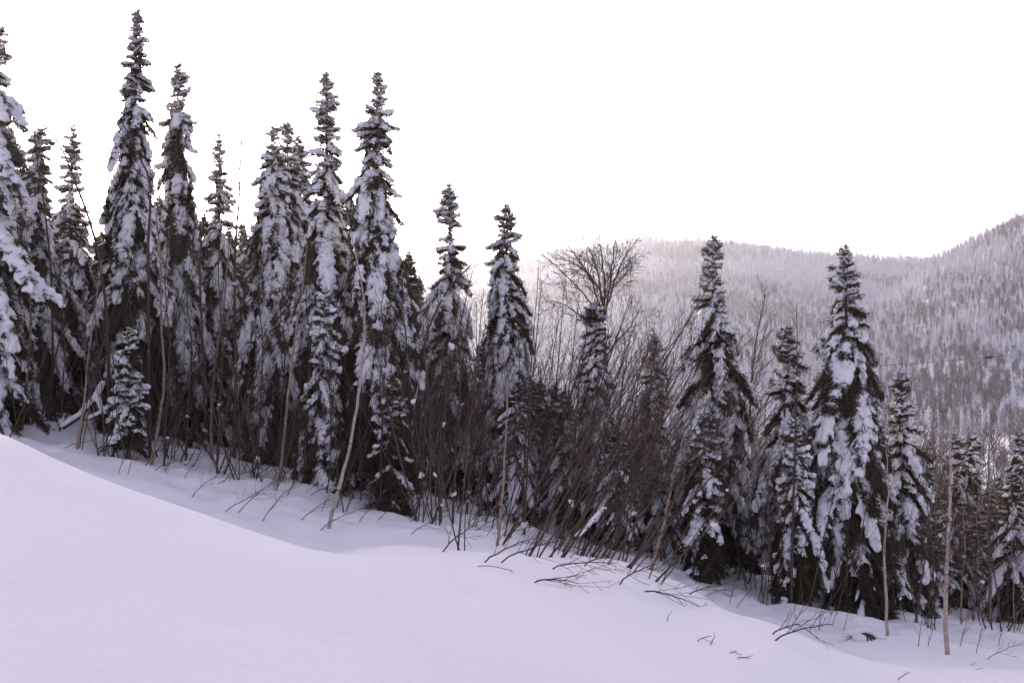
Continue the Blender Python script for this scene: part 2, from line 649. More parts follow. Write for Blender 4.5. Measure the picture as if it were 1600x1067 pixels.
R = math.radians
CLASSES = [  # length, start angle, end angle, half width, snow
    (0.30, R(40), R(5), 0.15, 0.85),
    (0.62, R(12), R(-28), 0.23, 1.05),
    (1.05, R(-6), R(-56), 0.36, 1.25),
    (1.60, R(-14), R(-66), 0.48, 1.25),
]
FINE = []       # per class: [(needle mesh, snow mesh, reach)]
COARSE = []     # per class: [(needle arrays, snow arrays, reach)]
_jobs = []
_tmp = []
for ci, (L, a0, a1, W, sn) in enumerate(CLASSES):
    for k in range(7):
        rr = random.Random(100 * ci + k)
        nb, sb, reach = make_bough(L * rr.uniform(0.92, 1.08), a0 + rr.uniform(-.12, .12), a1 + rr.uniform(-.18, .18), W * rr.uniform(0.85, 1.15), 1000 + 17 * ci + k, sn if k < 4 else 0.55)
        _tmp.append((ci, 'f', nb, reach))
        _jobs.append((sb, 0.014 if ci == 0 else 0.018 if ci == 1 else 0.022, M_SNOW))
    for k in range(3):
        rr = random.Random(900 + 100 * ci + k)
        nb, sb, reach = make_bough(L, a0 + rr.uniform(-.1, .1), a1 + rr.uniform(-.15, .15), W, 2000 + 17 * ci + k, sn * 1.05, False)
        _tmp.append((ci, 'c', nb, reach))
        _jobs.append((sb, 0.03 if ci < 2 else 0.06, M_SNOW))
_snows = remesh_many(_jobs)
FINE = [[] for _ in CLASSES]
COARSE = [[] for _ in CLASSES]

def mesh_arrays(me):
    me.calc_loop_triangles()
    v = np.empty(len(me.vertices) * 3, dtype=np.float32)
    me.vertices.foreach_get('co', v)
    t = np.empty(len(me.loop_triangles) * 3, dtype=np.int32)
    me.loop_triangles.foreach_get('vertices', t)
    return v.reshape(-1, 3), t.reshape(-1, 3)

for (ci, q, nb, reach), sme in zip(_tmp, _snows):
    if q == 'f':
        FINE[ci].append((nb.mesh('bough', [M_NEEDLE, M_STICK]), sme, reach))
    else:
        COARSE[ci].append((nb.arrays(), mesh_arrays(sme), reach))
        bpy.data.meshes.remove(sme)
REACH = [sum(b[2] for b in f) / len(f) for f in FINE]

def bough_plan(height, radius_at, rng, density=1.0, snow_p=0.9, droop=0.0, bare=0.0):
    """positions of the boughs of a tree: (z, azimuth, class, variant seed, scale, pitch, roll, has snow)"""
    plan = []
    h = 0.10
    ph = [rng.uniform(0, 6.28) for _ in range(4)]
    def lobe(az, hh):
        return 1 + 0.16 * math.sin(az + hh * 1.3 + ph[0]) + 0.12 * math.sin(2 * az - hh * 2.1 + ph[1]) + 0.10 * math.sin(hh * 4.0 + ph[2])
    while h < height * (1 - bare) - 0.25:
        r = max(0.09, radius_at(h))
        k = 6 if r < 0.25 else 5 if r < 0.5 else 5 if r < 0.9 else 6
        base = rng.uniform(0, 6.28)
        gap = rng.random() < 0.10 and h > 0.6
        for j in range(k):
            if gap and rng.random() < 0.6:
                continue
            if rng.random() > 0.94:
                continue
            az = base + j * 6.283 / k + rng.uniform(-0.45, 0.45)
            rr = r * rng.uniform(0.62, 1.18) * lobe(az, h)
            if rng.random() < 0.05:
                rr *= 1.3
            low = (height - h) / height
            sp = snow_p * max(0.5, min(1, (low - 0.05) / 0.38)) * (0.75 if r < 0.35 else 1)
            ci = min(range(4), key=lambda c: abs(math.log(rr / REACH[c])))
            if ci == 3 and rr < 0.55:
                ci = 2
            frac = min(1, h / 4.5)
            pitch = droop * (0.4 + 0.6 * frac) + rng.uniform(-0.26, 0.26)
            sc = rr / REACH[ci] / max(0.5, math.cos(pitch * 0.8))
            sc = max(0.35, min(1.5, sc))
            plan.append((height - h - rng.uniform(0, 0.08 + 0.16 * min(r, 1.2)), az, ci, rng.randrange(100), sc, pitch, rng.uniform(-0.25, 0.25), rng.random() < sp))
        h += (0.032 + 0.23 * min(r, 1.3)) / density * rng.uniform(0.75, 1.3)
    return plan

def trunk_mesh(height, r0, rng, mats, lean=0.0):
    mb = MB()
    n = 10
    wx = rng.uniform(-0.05, 0.05)
    pts = []
    rad = []
    for i in range(n + 1):
        t = i / n
        pts.append(Vector((wx * math.sin(t * 5) * (1 - t), wx * 0.6 * math.cos(t * 4) * (1 - t), height * t - (0.35 if i == 0 else 0))))
        rad.append(r0 * (1 - t) ** 0.9 + 0.008)
    mb.tube(pts, rad, 8)
    return mb.mesh('trunk', mats, True)

WIDE = 0.34

def interp_profile(pairs, d, ytop):
    hs = [(y - ytop) * d / F for y, _ in pairs]
    rs = [w * d / F * (1.0 + WIDE * min(1, max(0, (y - ytop - 50) / 180.0))) for y, w in pairs]
    return lambda h: float(np.interp(h, hs, rs))

def spruce(px, ytop, d, prof, label, seed, density=1.0, snow_p=0.9, droop=0.0, bare=0.05, group='snow-laden spruces along the forest edge', snow_scale=1.0):
    rng = random.Random(seed)
    top = at(px, ytop, d)
    z0 = gz(top.x, top.y)
    H = top.z - z0
    root = put('spruce_tree', None, loc=(top.x, top.y, z0), rot=(rng.uniform(-.02, .02), 0, 0))
    tag(root, label, 'spruce', group)
    put('trunk', trunk_mesh(H, 0.012 * H + 0.02, rng, [M_TRUNK]), root)
    for z, az, ci, vi, sc, pitch, roll, sn in bough_plan(H, interp_profile(prof, d, ytop), rng, density, snow_p, droop, bare):
        heavy = rng.random() < max(0.18, min(0.97, (z / H - 0.12) / 0.30))
        nme, sme, _ = FINE[ci][vi % 4 if heavy else 4 + vi % 3]
        b = put('bough', nme, root, (0, 0, z), (Matrix.Rotation(az, 3, 'Z') @ Matrix.Rotation(pitch, 3, 'Y') @ Matrix.Rotation(roll, 3, 'X')).to_euler(), (sc, sc * (1 if vi % 2 else -1), sc))
        if sn:
            put('snow', sme, b, scale=(1, 1, snow_scale * (0.8 + 0.005 * vi)))
    return root

TREES = [
 # px, ytop, depth, profile, label, options
 (-14, 22, 29, [(22, 3), (60, 16), (100, 22), (150, 42), (220, 50), (320, 62), (500, 75), (680, 60)], 'tall spruce cut by the left edge of the picture', dict(droop=.25)),
 (12, 195, 31, [(195, 4), (230, 16), (280, 28), (350, 38), (500, 46), (660, 40)], 'white plastered spruce second from the left edge, half hidden by the outermost one', dict(droop=.45, snow_scale=1.3, density=1.2)),
 (62, 198, 33, [(198, 4), (230, 18), (280, 30), (360, 42), (500, 46), (680, 40)], 'round-topped spruce between the left edge and the tallest spire', dict(droop=.4)),
 (111, 190, 36, [(190, 2), (220, 9), (260, 13), (300, 20), (400, 36), (680, 45)], 'thin spire spruce just left of the tallest spire, bright sky around its tip', dict(droop=.3)),
 (213, 10, 34, [(10, 2), (30, 8), (60, 11), (95, 15), (105, 24), (130, 28), (148, 8), (160, 28), (200, 33), (230, 32), (290, 42), (350, 52), (450, 60), (600, 60), (690, 48)], 'tallest spruce spire, its tip nearest the top of the picture', dict(droop=.45, snow_scale=1.15, density=1.15)),
 (277, 94, 35.5, [(94, 2), (120, 9), (140, 14), (152, 22), (160, 8), (175, 22), (200, 28), (260, 38), (330, 50), (450, 60), (680, 50)], 'second tall spruce right beside the tallest spire', dict(droop=.5, snow_scale=1.2, density=1.1)),
 (345, 208, 37, [(208, 2), (245, 12), (260, 6), (300, 22), (400, 36), (690, 42)], 'slim shorter spruce between the tallest pair and the triple-topped group', dict(droop=.35)),
 (428, 194, 35, [(194, 2), (215, 11), (225, 5), (250, 20), (280, 36), (350, 46), (450, 60), (600, 62), (740, 45)], 'broad snow-draped spruce, left tip of the triple-topped group', dict(droop=.5, snow_scale=1.25, density=1.15)),
 (450, 187, 36, [(187, 2), (203, 10), (215, 5), (240, 18), (300, 30), (380, 42), (700, 50)], 'spruce with the middle and highest tip of the triple-topped group', dict(droop=.4)),
 (464, 205, 37, [(205, 2), (235, 12), (300, 26), (400, 40), (700, 45)], 'spruce with the right tip of the triple-topped group', dict(droop=.35)),
 (511, 108, 32, [(108, 2), (128, 9), (150, 14), (172, 20), (182, 10), (205, 18), (238, 25), (255, 9), (265, 28), (300, 30), (350, 38), (430, 50), (520, 58), (650, 60), (760, 46)], 'tall narrow spruce, left of the two matching spires near the middle', dict(droop=.45, snow_scale=1.1)),
 (588, 105, 31, [(105, 2), (125, 11), (135, 5), (150, 20), (165, 8), (185, 26), (215, 31), (232, 8), (245, 34), (290, 46), (350, 60), (420, 64), (500, 74), (600, 82), (700, 66), (780, 46)], 'tall wide-skirted spruce, right of the two matching spires near the middle', dict(droop=.42, snow_scale=1.15)),
 (703, 286, 38, [(286, 2), (305, 9), (330, 16), (350, 21), (358, 3), (372, 3), (380, 18), (410, 24), (440, 30), (520, 36), (650, 40), (780, 35)], 'small spruce with a bare gap under its pagoda tip, right of the wide-skirted spire', dict(droop=.25)),
 (792, 316, 36, [(316, 2), (340, 13), (356, 15), (362, 8), (375, 24), (400, 32), (430, 38), (480, 42), (600, 44), (790, 40)], 'bullet-shaped spruce standing against the left end of the far ridge', dict(droop=.4, snow_scale=1.1)),
 (930, 468, 34, [(468, 3), (500, 15), (540, 22), (590, 29), (640, 34), (760, 38), (850, 30)], 'short white spruce in the thicket below the bare fan-shaped tree', dict(droop=.45, snow_scale=1.3)),
 (1022, 518, 36, [(518, 2), (545, 13), (552, 6), (570, 19), (620, 26), (700, 34), (860, 35)], 'short spruce in the thicket, left of the big open spruce', dict(droop=.3)),
 (1112, 366, 33, [(366, 2), (385, 9), (405, 14), (420, 14), (428, 7), (445, 24), (475, 34), (510, 42), (560, 50), (590, 56), (640, 60), (690, 52), (800, 42), (890, 32)], 'big spruce with drooping white boughs, first of the pair standing before the hill', dict(droop=.2, density=.8, snow_scale=1.2)),
 (1232, 507, 31.5, [(507, 4), (540, 18), (580, 27), (640, 42), (700, 50), (800, 48), (920, 38)], 'medium dark-hearted spruce between the two big spruces before the hill', dict(droop=.4, snow_p=.75)),
 (1320, 380, 30, [(380, 2), (400, 11), (412, 6), (428, 24), (445, 20), (452, 28), (480, 30), (520, 42), (560, 56), (600, 66), (640, 70), (720, 74), (800, 64), (900, 50), (955, 40)], 'big spruce with heavy white boughs, second and nearer of the pair before the hill', dict(droop=.3, density=.82, snow_scale=1.3)),
 (1407, 574, 31, [(574, 2), (600, 14), (612, 12), (620, 7), (640, 20), (690, 34), (750, 44), (850, 45), (965, 38)], 'slender spruce leaning on the right flank of the nearer big spruce', dict(droop=.35, snow_scale=1.2)),
 (203, 508, 29.5, [(508, 5), (530, 12), (570, 17), (620, 23), (660, 26), (690, 20)], 'little snow-plastered spruce at the foot of the tallest spire', dict(droop=.6, density=1.3, snow_scale=1.3)),
 (1243, 648, 29, [(648, 4), (680, 16), (730, 28), (800, 38), (870, 40), (930, 30)], 'low spruce with white shoulders in front of the medium dark-hearted one', dict(droop=.5, snow_scale=1.3)),
 (508, 452, 30, [(452, 6), (500, 20), (560, 32), (640, 42), (700, 46), (770, 36)], 'half-grown spruce with thick snow plates before the left matching spire', dict(droop=.55, snow_scale=1.4)),
 (612, 590, 29.5, [(590, 4), (630, 20), (680, 34), (740, 40), (790, 34)], 'low dark spruce capped with a snow lump before the wide-skirted spire', dict(droop=.4, snow_p=.55)),
 (1446, 690, 42, [(690, 2), (720, 14), (780, 24), (860, 30), (980, 30)], 'pale young spruce, leftmost of the cluster by the right edge', dict(droop=.35, snow_scale=1.2)),
 (1491, 672, 43, [(672, 2), (700, 14), (740, 24), (800, 34), (960, 36)], 'pale young spruce with the left of the twin tips near the right edge', dict(droop=.35, snow_scale=1.2)),
 (1516, 674, 44, [(674, 2), (700, 13), (740, 22), (800, 30), (960, 34)], 'pale young spruce with the right of the twin tips near the right edge', dict(droop=.35, snow_scale=1.2)),
 (1556, 748, 38, [(748, 2), (780, 13), (830, 22), (900, 30), (980, 30)], 'small frosted spruce low between the twin tips and the right edge', dict(droop=.4, snow_scale=1.1)),
 (1592, 670, 41, [(670, 2), (700, 13), (740, 22), (800, 32), (960, 40)], 'young spruce cut by the right edge of the picture', dict(droop=.35)),
 (1100, 640, 30.5, [(640, 6), (680, 22), (740, 32), (820, 36), (890, 28)], 'low bushy spruce at the foot of the big open spruce', dict(droop=.5, snow_scale=1.0, snow_p=.8)),
]
for i, (px, yt, d, prof, lab, kw) in enumerate(TREES):
    spruce(px, yt, d, prof, lab, 40 + i, **kw)

LAND = [(0, 'spruces at the left edge'), (110, 'thin spire spruce'), (213, 'tallest spire'), (277, 'second tall spire'), (345, 'slim shorter spruce'), (440, 'triple-topped group'), (511, 'left matching spire'),
        (588, 'right matching spire'), (703, 'pagoda-tipped spruce'), (792, 'bullet-shaped spruce'), (940, 'bare fan-shaped tree'), (1022, 'short thicket spruce'), (1112, 'big open spruce'), (1232, 'dark-hearted spruce'),
        (1320, 'nearer big spruce'), (1407, 'slender spruce'), (1503, 'twin-tipped cluster'), (1590, 'right picture edge')]

def zone(px):
    return min(LAND, key=lambda a: abs(a[0] - px))[1]

# ---- darker spruces filling the wood behind: four grown shapes, copied
def joined_tree(height, prof, seed, density, snow_p, droop):
    rng = random.Random(seed)
    nv, nt_, nm, sv, st = [], [], [], [], []
    no = so = 0
    for z, az, ci, vi, sc, pitch, roll, sn in bough_plan(height, prof, rng, density, snow_p, droop, 0.10):
        (v, t, mi), (v2, t2), _ = COARSE[ci][vi % 3]
        m = np.array(Matrix.Rotation(az, 3, 'Z') @ Matrix.Rotation(pitch, 3, 'Y') @ Matrix.Rotation(roll, 3, 'X')) * sc
        nv.append(v @ m.T + (0, 0, z))
        nt_.append(t + no)
        nm.append(mi)
        no += len(v)
        if sn:
            sv.append(v2 @ m.T + (0, 0, z))
            st.append(t2 + so)
            so += len(v2)
    crown = tri_mesh('crown', np.concatenate(nv), np.concatenate(nt_), [M_NEEDLE, M_STICK], np.concatenate(nm))
    snow = tri_mesh('snow', np.concatenate(sv), np.concatenate(st), [M_SNOW], smooth=True)
    return crown, snow, trunk_mesh(height, 0.012 * height + 0.02, rng, [M_TRUNK])

FILL = []
for k in range(8):
    dark = k < 4
    H = [11.0, 9.0, 7.0, 4.5][k % 4]
    rm = [1.5, 1.35, 1.15, 0.95][k % 4] * (1.15 if dark else 1)
    FILL.append((H, *joined_tree(H, lambda h, H=H, rm=rm: rm * min(1, (h / (H * 0.6)) ** 0.75) * (1 if h < H * .8 else .85), 500 + k, 1.0 if dark else 0.85, 0.45 if dark else 1.0, 0.42)))

def fill_spruce(px, ytop, d, k, rz, label, group):
    top = at(px, ytop, d)
    z0 = gz(top.x, top.y)
    H, cr, sn, tr = FILL[k]
    s = (top.z - z0) / H
    root = put('spruce_tree', None, loc=(top.x, top.y, z0), rot=(math.sin(rz * 7) * .03, math.cos(rz * 5) * .03, rz))
    tag(root, label, 'spruce', group)
    w = min(1.25, max(0.8, s))
    for nm, me in (('trunk', tr), ('crown', cr), ('snow', sn)):
        put(nm, me, root, scale=(w, w, s))
    return root

rng = random.Random(7)
skyline = [(-60, 120), (20, 230), (90, 290), (140, 330), (165, 350), (190, 320), (240, 260), (300, 290), (385, 330), (480, 280), (560, 290), (640, 400),
           (680, 470), (740, 500), (780, 480), (850, 560), (900, 580), (960, 610), (1010, 640), (1060, 650), (1100, 640), (1160, 700), (1200, 690),
           (1270, 660), (1300, 700), (1370, 700), (1420, 740), (1470, 760), (1540, 780), (1600, 740), (1660, 720)]
sx = [a for a, _ in skyline]
sy = [b for _, b in skyline]
for i in range(84):
    px = -130 + 790 * (i + rng.random()) / 84
    d = rng.uniform(36, 60)
    y = float(np.interp(px, sx, sy)) + rng.uniform(5, 120) * (1 if i % 3 else 1.5)
    k = 0 if y < 400 else 1 if y < 480 else 2
    fill_spruce(px, y, d, k, rng.uniform(0, 6.28), 'dark spruce deep in the left wood behind the ' + zone(px), 'dark spruces behind the ' + zone(px))
for i in range(46):  # deepest spruce row, added to keep direct sun off the foreground snow
    px = -250 + 900 * (i + rng.random()) / 46
    d = rng.uniform(60, 90)
    y = float(np.interp(px, sx, sy)) + rng.uniform(10, 70)
    fill_spruce(px, y, d, 0 if i % 2 else 1, rng.uniform(0, 6.28), 'dark spruce of the added farthest row that blocks the low sun, beside the ' + zone(px), 'added sun-blocking spruces beside the ' + zone(px))
for i in range(48):
    px = 650 + 480 * (i + rng.random()) / 48
    d = rng.uniform(32, 58)
    y = float(np.interp(px, sx, sy)) + rng.uniform(10, 110)
    fill_spruce(px, y, d, 6 if y < 600 else 7, rng.uniform(0, 6.28), 'snowy spruce behind the brown thicket, near the ' + zone(px), 'snowy thicket spruces near the ' + zone(px))
for i in range(70):
    px = 1090 + 590 * (i + rng.random()) / 70
    d = rng.uniform(33.5, 58)
    y = float(np.interp(px, sx, sy)) + rng.uniform(20, 110)
    fill_spruce(px, y, d, 6 if y < 700 else 7, rng.uniform(0, 6.28), 'snowy spruce in the back rows of the right wood, behind the ' + zone(px), 'back-row spruces behind the ' + zone(px))

for i in range(26):
    px = 1410 + 240 * (i + rng.random()) / 26
    fill_spruce(px, rng.uniform(735, 850), rng.uniform(33, 46), 7, rng.uniform(0, 6.28), 'small snowy spruce in the low right-hand mix, near the ' + zone(px), 'low right-hand spruces near the ' + zone(px))

# ------------------------------------------------------------------ bare stems
def wander(p, d, length, n, rng, jig, bend):
    pts = [p.copy()]
    d = d.normalized()
    for i in range(n):
        d = (d + Vector((rng.uniform(-jig, jig), rng.uniform(-jig, jig), rng.uniform(-jig, jig))) + bend).normalized()
        p = p + d * (length / n)
        pts.append(p.copy())
    return pts

def twigs_on(mb, pts, rad, rng, count, tmin, ln, spread, depth, rmin, mi=0, up=0.06):
    k = len(pts)
    for i in range(count):
        t = tmin + (1 - tmin) * (i + rng.random()) / count
        f = min(t, 0.98) * (k - 1)
        j = int(f)
        p = pts[j].lerp(pts[j + 1], f - j)
        r = rad[j] * 0.55
        tg = (pts[j + 1] - pts[j]).normalized()
        an = rng.uniform(0, 6.28)
        side = tg.orthogonal().normalized()
        side = (Matrix.Rotation(an, 3, tg) @ side)
        d = (tg * (1 - spread) + side * spread).normalized()
        l = ln * rng.uniform(0.5, 1.2) * (1.15 - 0.65 * t)
        r = max(rmin, min(r, 0.012 * l + 0.002))
        q = wander(p, d, l, 4, rng, 0.16, Vector((0, 0, up)))
        rr = [max(rmin, r * (1 - 0.7 * m / 4)) for m in range(5)]
        mb.tube(q, rr, 3, mi)
        if depth > 0:
            twigs_on(mb, q, rr, rng, max(2, int(l / 0.20)), 0.2, l * 0.5, spread, depth - 1, rmin, mi, up)

def snow_on(sb, pts, rng, n, size):
    for i in range(n):
        t = rng.uniform(0.08, 0.75)
        f = t * (len(pts) - 1)
        j = int(f)
        p = pts[j].lerp(pts[j + 1], f - j)
        s = size * rng.uniform(0.5, 1.3)
        for m in range(4):
            sb.ball(p + Vector((rng.uniform(-.5, .5) * s, rng.uniform(-.5, .5) * s, rng.uniform(-.6, .5) * s)), s * rng.uniform(.35, .8), s * rng.uniform(.35, .8), s * rng.uniform(.35, .7))

# stem shapes shared by the shrubs: upright and leaning
STEMS = []
_jobs = []
for k in range(14):
    rg = random.Random(3000 + k)
    lean = 0.10 + 0.22 * (k % 3)
    L = rg.uniform(2.8, 4.8)
    pts = wander(Vector((0, 0, -0.15)), Vector((lean, rg.uniform(-.1, .1), 1)), L, 9, rg, 0.06, Vector((0.0, 0, 0.01 + lean * 0.05)))
    r0 = rg.uniform(0.010, 0.019)
    rad = [r0 * (1 - 0.82 * i / 9) + 0.002 for i in range(10)]
    mb = MB()
    mb.tube(pts, rad, 5)
    twigs_on(mb, pts, rad, rg, 13, 0.34, 1.0, 0.36, 1, 0.003, 0, 0.12)
    sb = MB()
    snow_on(sb, pts, rg, 1, 0.06)
    STEMS.append(mb.mesh('stem', [M_SHRUB]))
    _jobs.append((sb, 0.018, M_SNOW))
STEM_SNOW = remesh_many(_jobs)

def shrub(p, nst, rng, lean, size, label, group, snow_p=0.5):
    root = put('bare_shrub', None, loc=p)
    tag(root, label, 'shrub', group)
    for s in range(nst):
        k = rng.randrange(14)
        az = rng.gauss(0, 0.7) if lean > 0.15 else rng.uniform(0, 6.28)
        tilt = lean * rng.uniform(0.3, 1.3)
        m = Matrix.Rotation(tilt, 3, 'Y') @ Matrix.Rotation(az, 3, 'Z')
        sc = size * rng.uniform(0.6, 1.15)
        ox, oy = rng.uniform(-.22, .22), rng.uniform(-.22, .22)
        st = put('stem', STEMS[k], root, (ox, oy, 0), m.to_euler(), (sc, sc, sc))
        if rng.random() < snow_p:
            put('snow_clump', STEM_SNOW[k], st)
    return root

rng = random.Random(21)
n = 0
# front of the thicket: bases that show on the snowbank
front = [(700, 858), (712, 800), (735, 822), (748, 812), (775, 850), (790, 838), (818, 868), (838, 826), (858, 870), (872, 845), (898, 858), (915, 838), (925, 872), (945, 852), (965, 884), (982, 858), (1000, 862), (1016, 905), (1030, 880), (760, 790), (690, 792), (804, 806), (880, 822), (950, 838), (1010, 848)]
for (px, py) in front:
    p = on_ground(px, py)
    lean = float(np.interp(px, [680, 800, 950, 1060], [0.10, 0.28, 0.42, 0.48]))
    shrub(p, rng.randrange(3, 6), rng, lean, rng.uniform(0.8, 1.35), 'bare brown shrub rooted on the snowbank in front of the thicket', 'shrubs along the front of the thicket', 0.1)
for i in range(46):
    px = rng.uniform(640, 1080)
    d = rng.uniform(26.5, 42)
    p = at(px, 700, d)
    p.z = gz(p.x, p.y)
    lean = float(np.interp(px, [680, 800, 950, 1060], [0.05, 0.14, 0.30, 0.36]))
    shrub(p, rng.randrange(4, 7), rng, lean, rng.uniform(1.1, 1.95), 'bare brown shrub inside the dense thicket, below the ' + zone(px), 'thicket shrubs below the ' + zone(px), 0.22)
for i in range(56):
    px = rng.uniform(1080, 1640)
    d = rng.uniform(27.5, 40)
    p = at(px, 800, d)
    p.z = gz(p.x, p.y)
    shrub(p, rng.randrange(2, 5), rng, 0.12, rng.uniform(0.7, 1.4), 'thin bare shrub among the spruces right of the thicket', 'shrubs among the right spruces', 0.3)
for i in range(58):
    px = rng.uniform(-30, 660)
    d = rng.uniform(27.5, 36)
    p = at(px, 700, d)
    p.z = gz(p.x, p.y)
    shrub(p, rng.randrange(2, 5), rng, 0.10, rng.uniform(0.6, 1.7), 'thin bare shrub among the tall spruces left of the thicket', 'shrubs among the left spruces', 0.15)

for i in range(30):
    px = 140 + 560 * (i + rng.random()) / 30
    py = float(np.interp(px, [140, 300, 450, 600, 700], [716, 742, 775, 808, 826])) + rng.uniform(-28, 6)
    p = on_ground(px, py, 17)
    shrub(p, rng.randrange(2, 5), rng, 0.30, rng.uniform(0.25, 0.75), 'small bare shrub', 'small shrubs on the snow below the left spruces', 0.1)

# ---- birches and other single stems, traced along their bend
def stem_tree(name, path, d, r0, label, cat, mat, seed, ntw=18, tl=0.9, tmin=0.3, group=None, dd=0.0, snow=2, rtip=0.006, twig_depth=1, rmin=0.0035):
    rg = random.Random(seed)
    base = on_ground(*path[0], 18) if d is None else at(path[0][0], path[0][1], d)
    base.z = gz(base.x, base.y)
    Y = base.y
    ctrl = [Vector((0, 0, -0.2)), Vector((0, 0, 0.05))]
    for k, (px, py) in enumerate(path[1:]):
        q = at(px, py, Y + dd * (k + 1) / len(path))
        ctrl.append(q - base)
    pts = []
    for i in range(len(ctrl) - 1):
        p0, p1, p2, p3 = ctrl[max(i - 1, 0)], ctrl[i], ctrl[i + 1], ctrl[min(i + 2, len(ctrl) - 1)]
        for s in range(5):
            t = s / 5
            pts.append(0.5 * ((2 * p1) + (p2 - p0) * t + (2 * p0 - 5 * p1 + 4 * p2 - p3) * t * t + (3 * p1 - p0 - 3 * p2 + p3) * t ** 3))
    pts.append(ctrl[-1])
    for i in range(2, len(pts)):
        pts[i] = pts[i] + Vector((rg.uniform(-.012, .012), rg.uniform(-.02, .02), 0))
    k = len(pts)
    rad = [(r0 - rtip) * (1 - i / (k - 1)) ** 0.8 + rtip for i in range(k)]
    root = put(name, None, loc=base)
    tag(root, label, cat, group)
    mb = MB()
    mb.tube(pts, rad, 7)
    put('trunk', mb.mesh('trunk', [mat], True), root)
    if ntw:
        tb = MB()
        twigs_on(tb, pts, rad, rg, ntw, tmin, tl, 0.45, twig_depth, rmin, 0, 0.08)
        put('branches', tb.mesh('branches', [M_SHRUB]), root)
    if snow:
        for _ in range(snow):
            sb = MB()
            snow_on(sb, pts, rg, 1, 0.085)
            snow_later(root, sb, 0.02)
    return root

BG = 'slim birches standing before the spruces'
stem_tree('birch_tree', [(237, 726), (248, 660), (257, 590), (252, 500), (250, 400), (240, 300), (236, 200)], None, 0.055, 'tan birch with a curved foot below the second tall spruce', 'birch', M_TAN, 1, 20, 0.9, .35, BG, .6, 0)
stem_tree('birch_tree', [(331, 718), (330, 640), (338, 560), (350, 470), (356, 400), (368, 300)], None, 0.05, 'pale slim birch bending right, under the slim shorter spruce', 'birch', M_TAN, 2, 16, 0.8, .35, BG, .6, 0)
stem_tree('birch_tree', [(437, 752), (443, 690), (452, 600), (462, 520), (474, 440), (480, 360)], None, 0.055, 'tan birch leaning right below the triple-topped group', 'birch', M_TAN, 3, 16, 0.9, .4, BG, .8, 0)
stem_tree('birch_tree', [(514, 826), (530, 760), (548, 690), (562, 600), (570, 520), (566, 450), (552, 380), (540, 320)], None, 0.042, 'pale-barked birch leaning right before the two matching spires', 'birch', M_BIRCH, 4, 20, 0.9, .4, BG, .8, 0)
stem_tree('birch_tree', [(654, 788), (652, 720), (660, 640), (664, 560), (660, 480)], None, 0.045, 'slim tan birch at the left end of the thicket', 'birch', M_TAN, 5, 14, 0.8, .4, BG, .5, 0)
stem_tree('birch_tree', [(34, 672), (42, 590), (48, 500), (44, 430), (40, 340)], None, 0.055, 'tan birch nearest the left edge of the picture', 'birch', M_TAN, 6, 14, 0.8, .4, BG, .6, 0)
stem_tree('birch_tree', [(121, 702), (130, 640), (138, 560), (150, 470), (160, 400)], None, 0.04, 'thin tan birch beside the snow-covered fallen trunk', 'birch', M_TAN, 7, 12, 0.7, .4, BG, .5, 0)
stem_tree('birch_tree', [(1479, 1022), (1478, 950), (1481, 860), (1484, 780), (1486, 690), (1492, 590)], None, 0.055, 'pale birch standing out front near the right edge', 'birch', M_BIRCH, 8, 22, 0.8, .3, BG, .5, 0)
stem_tree('birch_tree', [(1386, 992), (1384, 920), (1382, 850), (1388, 770), (1384, 700)], None, 0.04, 'thin pale birch at the foot of the nearer big spruce', 'birch', M_BIRCH, 9, 14, 0.7, .3, BG, .4, 0)
stem_tree('birch_tree', [(1548, 985), (1546, 880), (1544, 780), (1546, 690), (1556, 610)], 33, 0.06, 'branchy birch with upswept twigs, rightmost of the birches', 'birch', M_TAN, 10, 30, 1.3, .35, BG, .5, 0)
stem_tree('birch_tree', [(1448, 985), (1450, 900), (1445, 800), (1455, 700), (1462, 620)], 31, 0.03, 'thin dark-twigged birch between the slender spruce and the front pale birch', 'birch', M_TAN, 11, 22, 1.0, .3, BG, .5, 0)
stem_tree('birch_tree', [(1018, 908), (1030, 850), (1045, 780), (1060, 700)], None, 0.04, 'pale leaning birch at the right end of the thicket', 'birch', M_TAN, 12, 14, 0.8, .4, BG, .5, 0)
stem_tree('birch_tree', [(778, 852), (783, 800), (788, 720), (792, 640), (786, 540)], None, 0.04, 'brown birch rising from the front of the thicket', 'birch', M_TAN, 13, 14, 0.9, .4, BG, .5, 0)
rng = random.Random(64)
for i in range(14):
    px = 1330 + 290 * (i + rng.random()) / 14
    yb = float(np.interp(px, [1330, 1480, 1620], [960, 985, 985]))
    yt = rng.uniform(640, 780)
    b1 = rng.uniform(-10, 10)
    stem_tree('birch_tree', [(px, yb), (px + b1 * .3, yb - 90), (px + b1, (yb + yt) / 2), (px + b1 * .4, yt + 50), (px + b1 * 1.4, yt)], rng.uniform(30.5, 40), rng.uniform(0.018, 0.034), 'slim', 'birch', M_TAN, 300 + i, 30, 1.15, .2, 'slim tan birches among the right-hand spruces', .4, 1, rmin=0.0045)
SG = 'bare dark saplings in the spruce wood'
stem_tree('bare_sapling', [(234, 690), (232, 500), (232, 380), (235, 290), (215, 240), (190, 190)], 30.5, 0.06, 'dark bare sapling whose top bends left across the tallest spire', 'sapling', M_SHRUB, 20, 22, 1.1, .5, SG, .4, rtip=0.012, rmin=0.0075)
stem_tree('bare_sapling', [(170, 690), (168, 520), (152, 390), (120, 290), (85, 215), (40, 170)], 31, 0.06, 'dark bare sapling arching left over the round-topped spruce', 'sapling', M_SHRUB, 21, 26, 1.2, .5, SG, .6, rtip=0.012, rmin=0.0075)
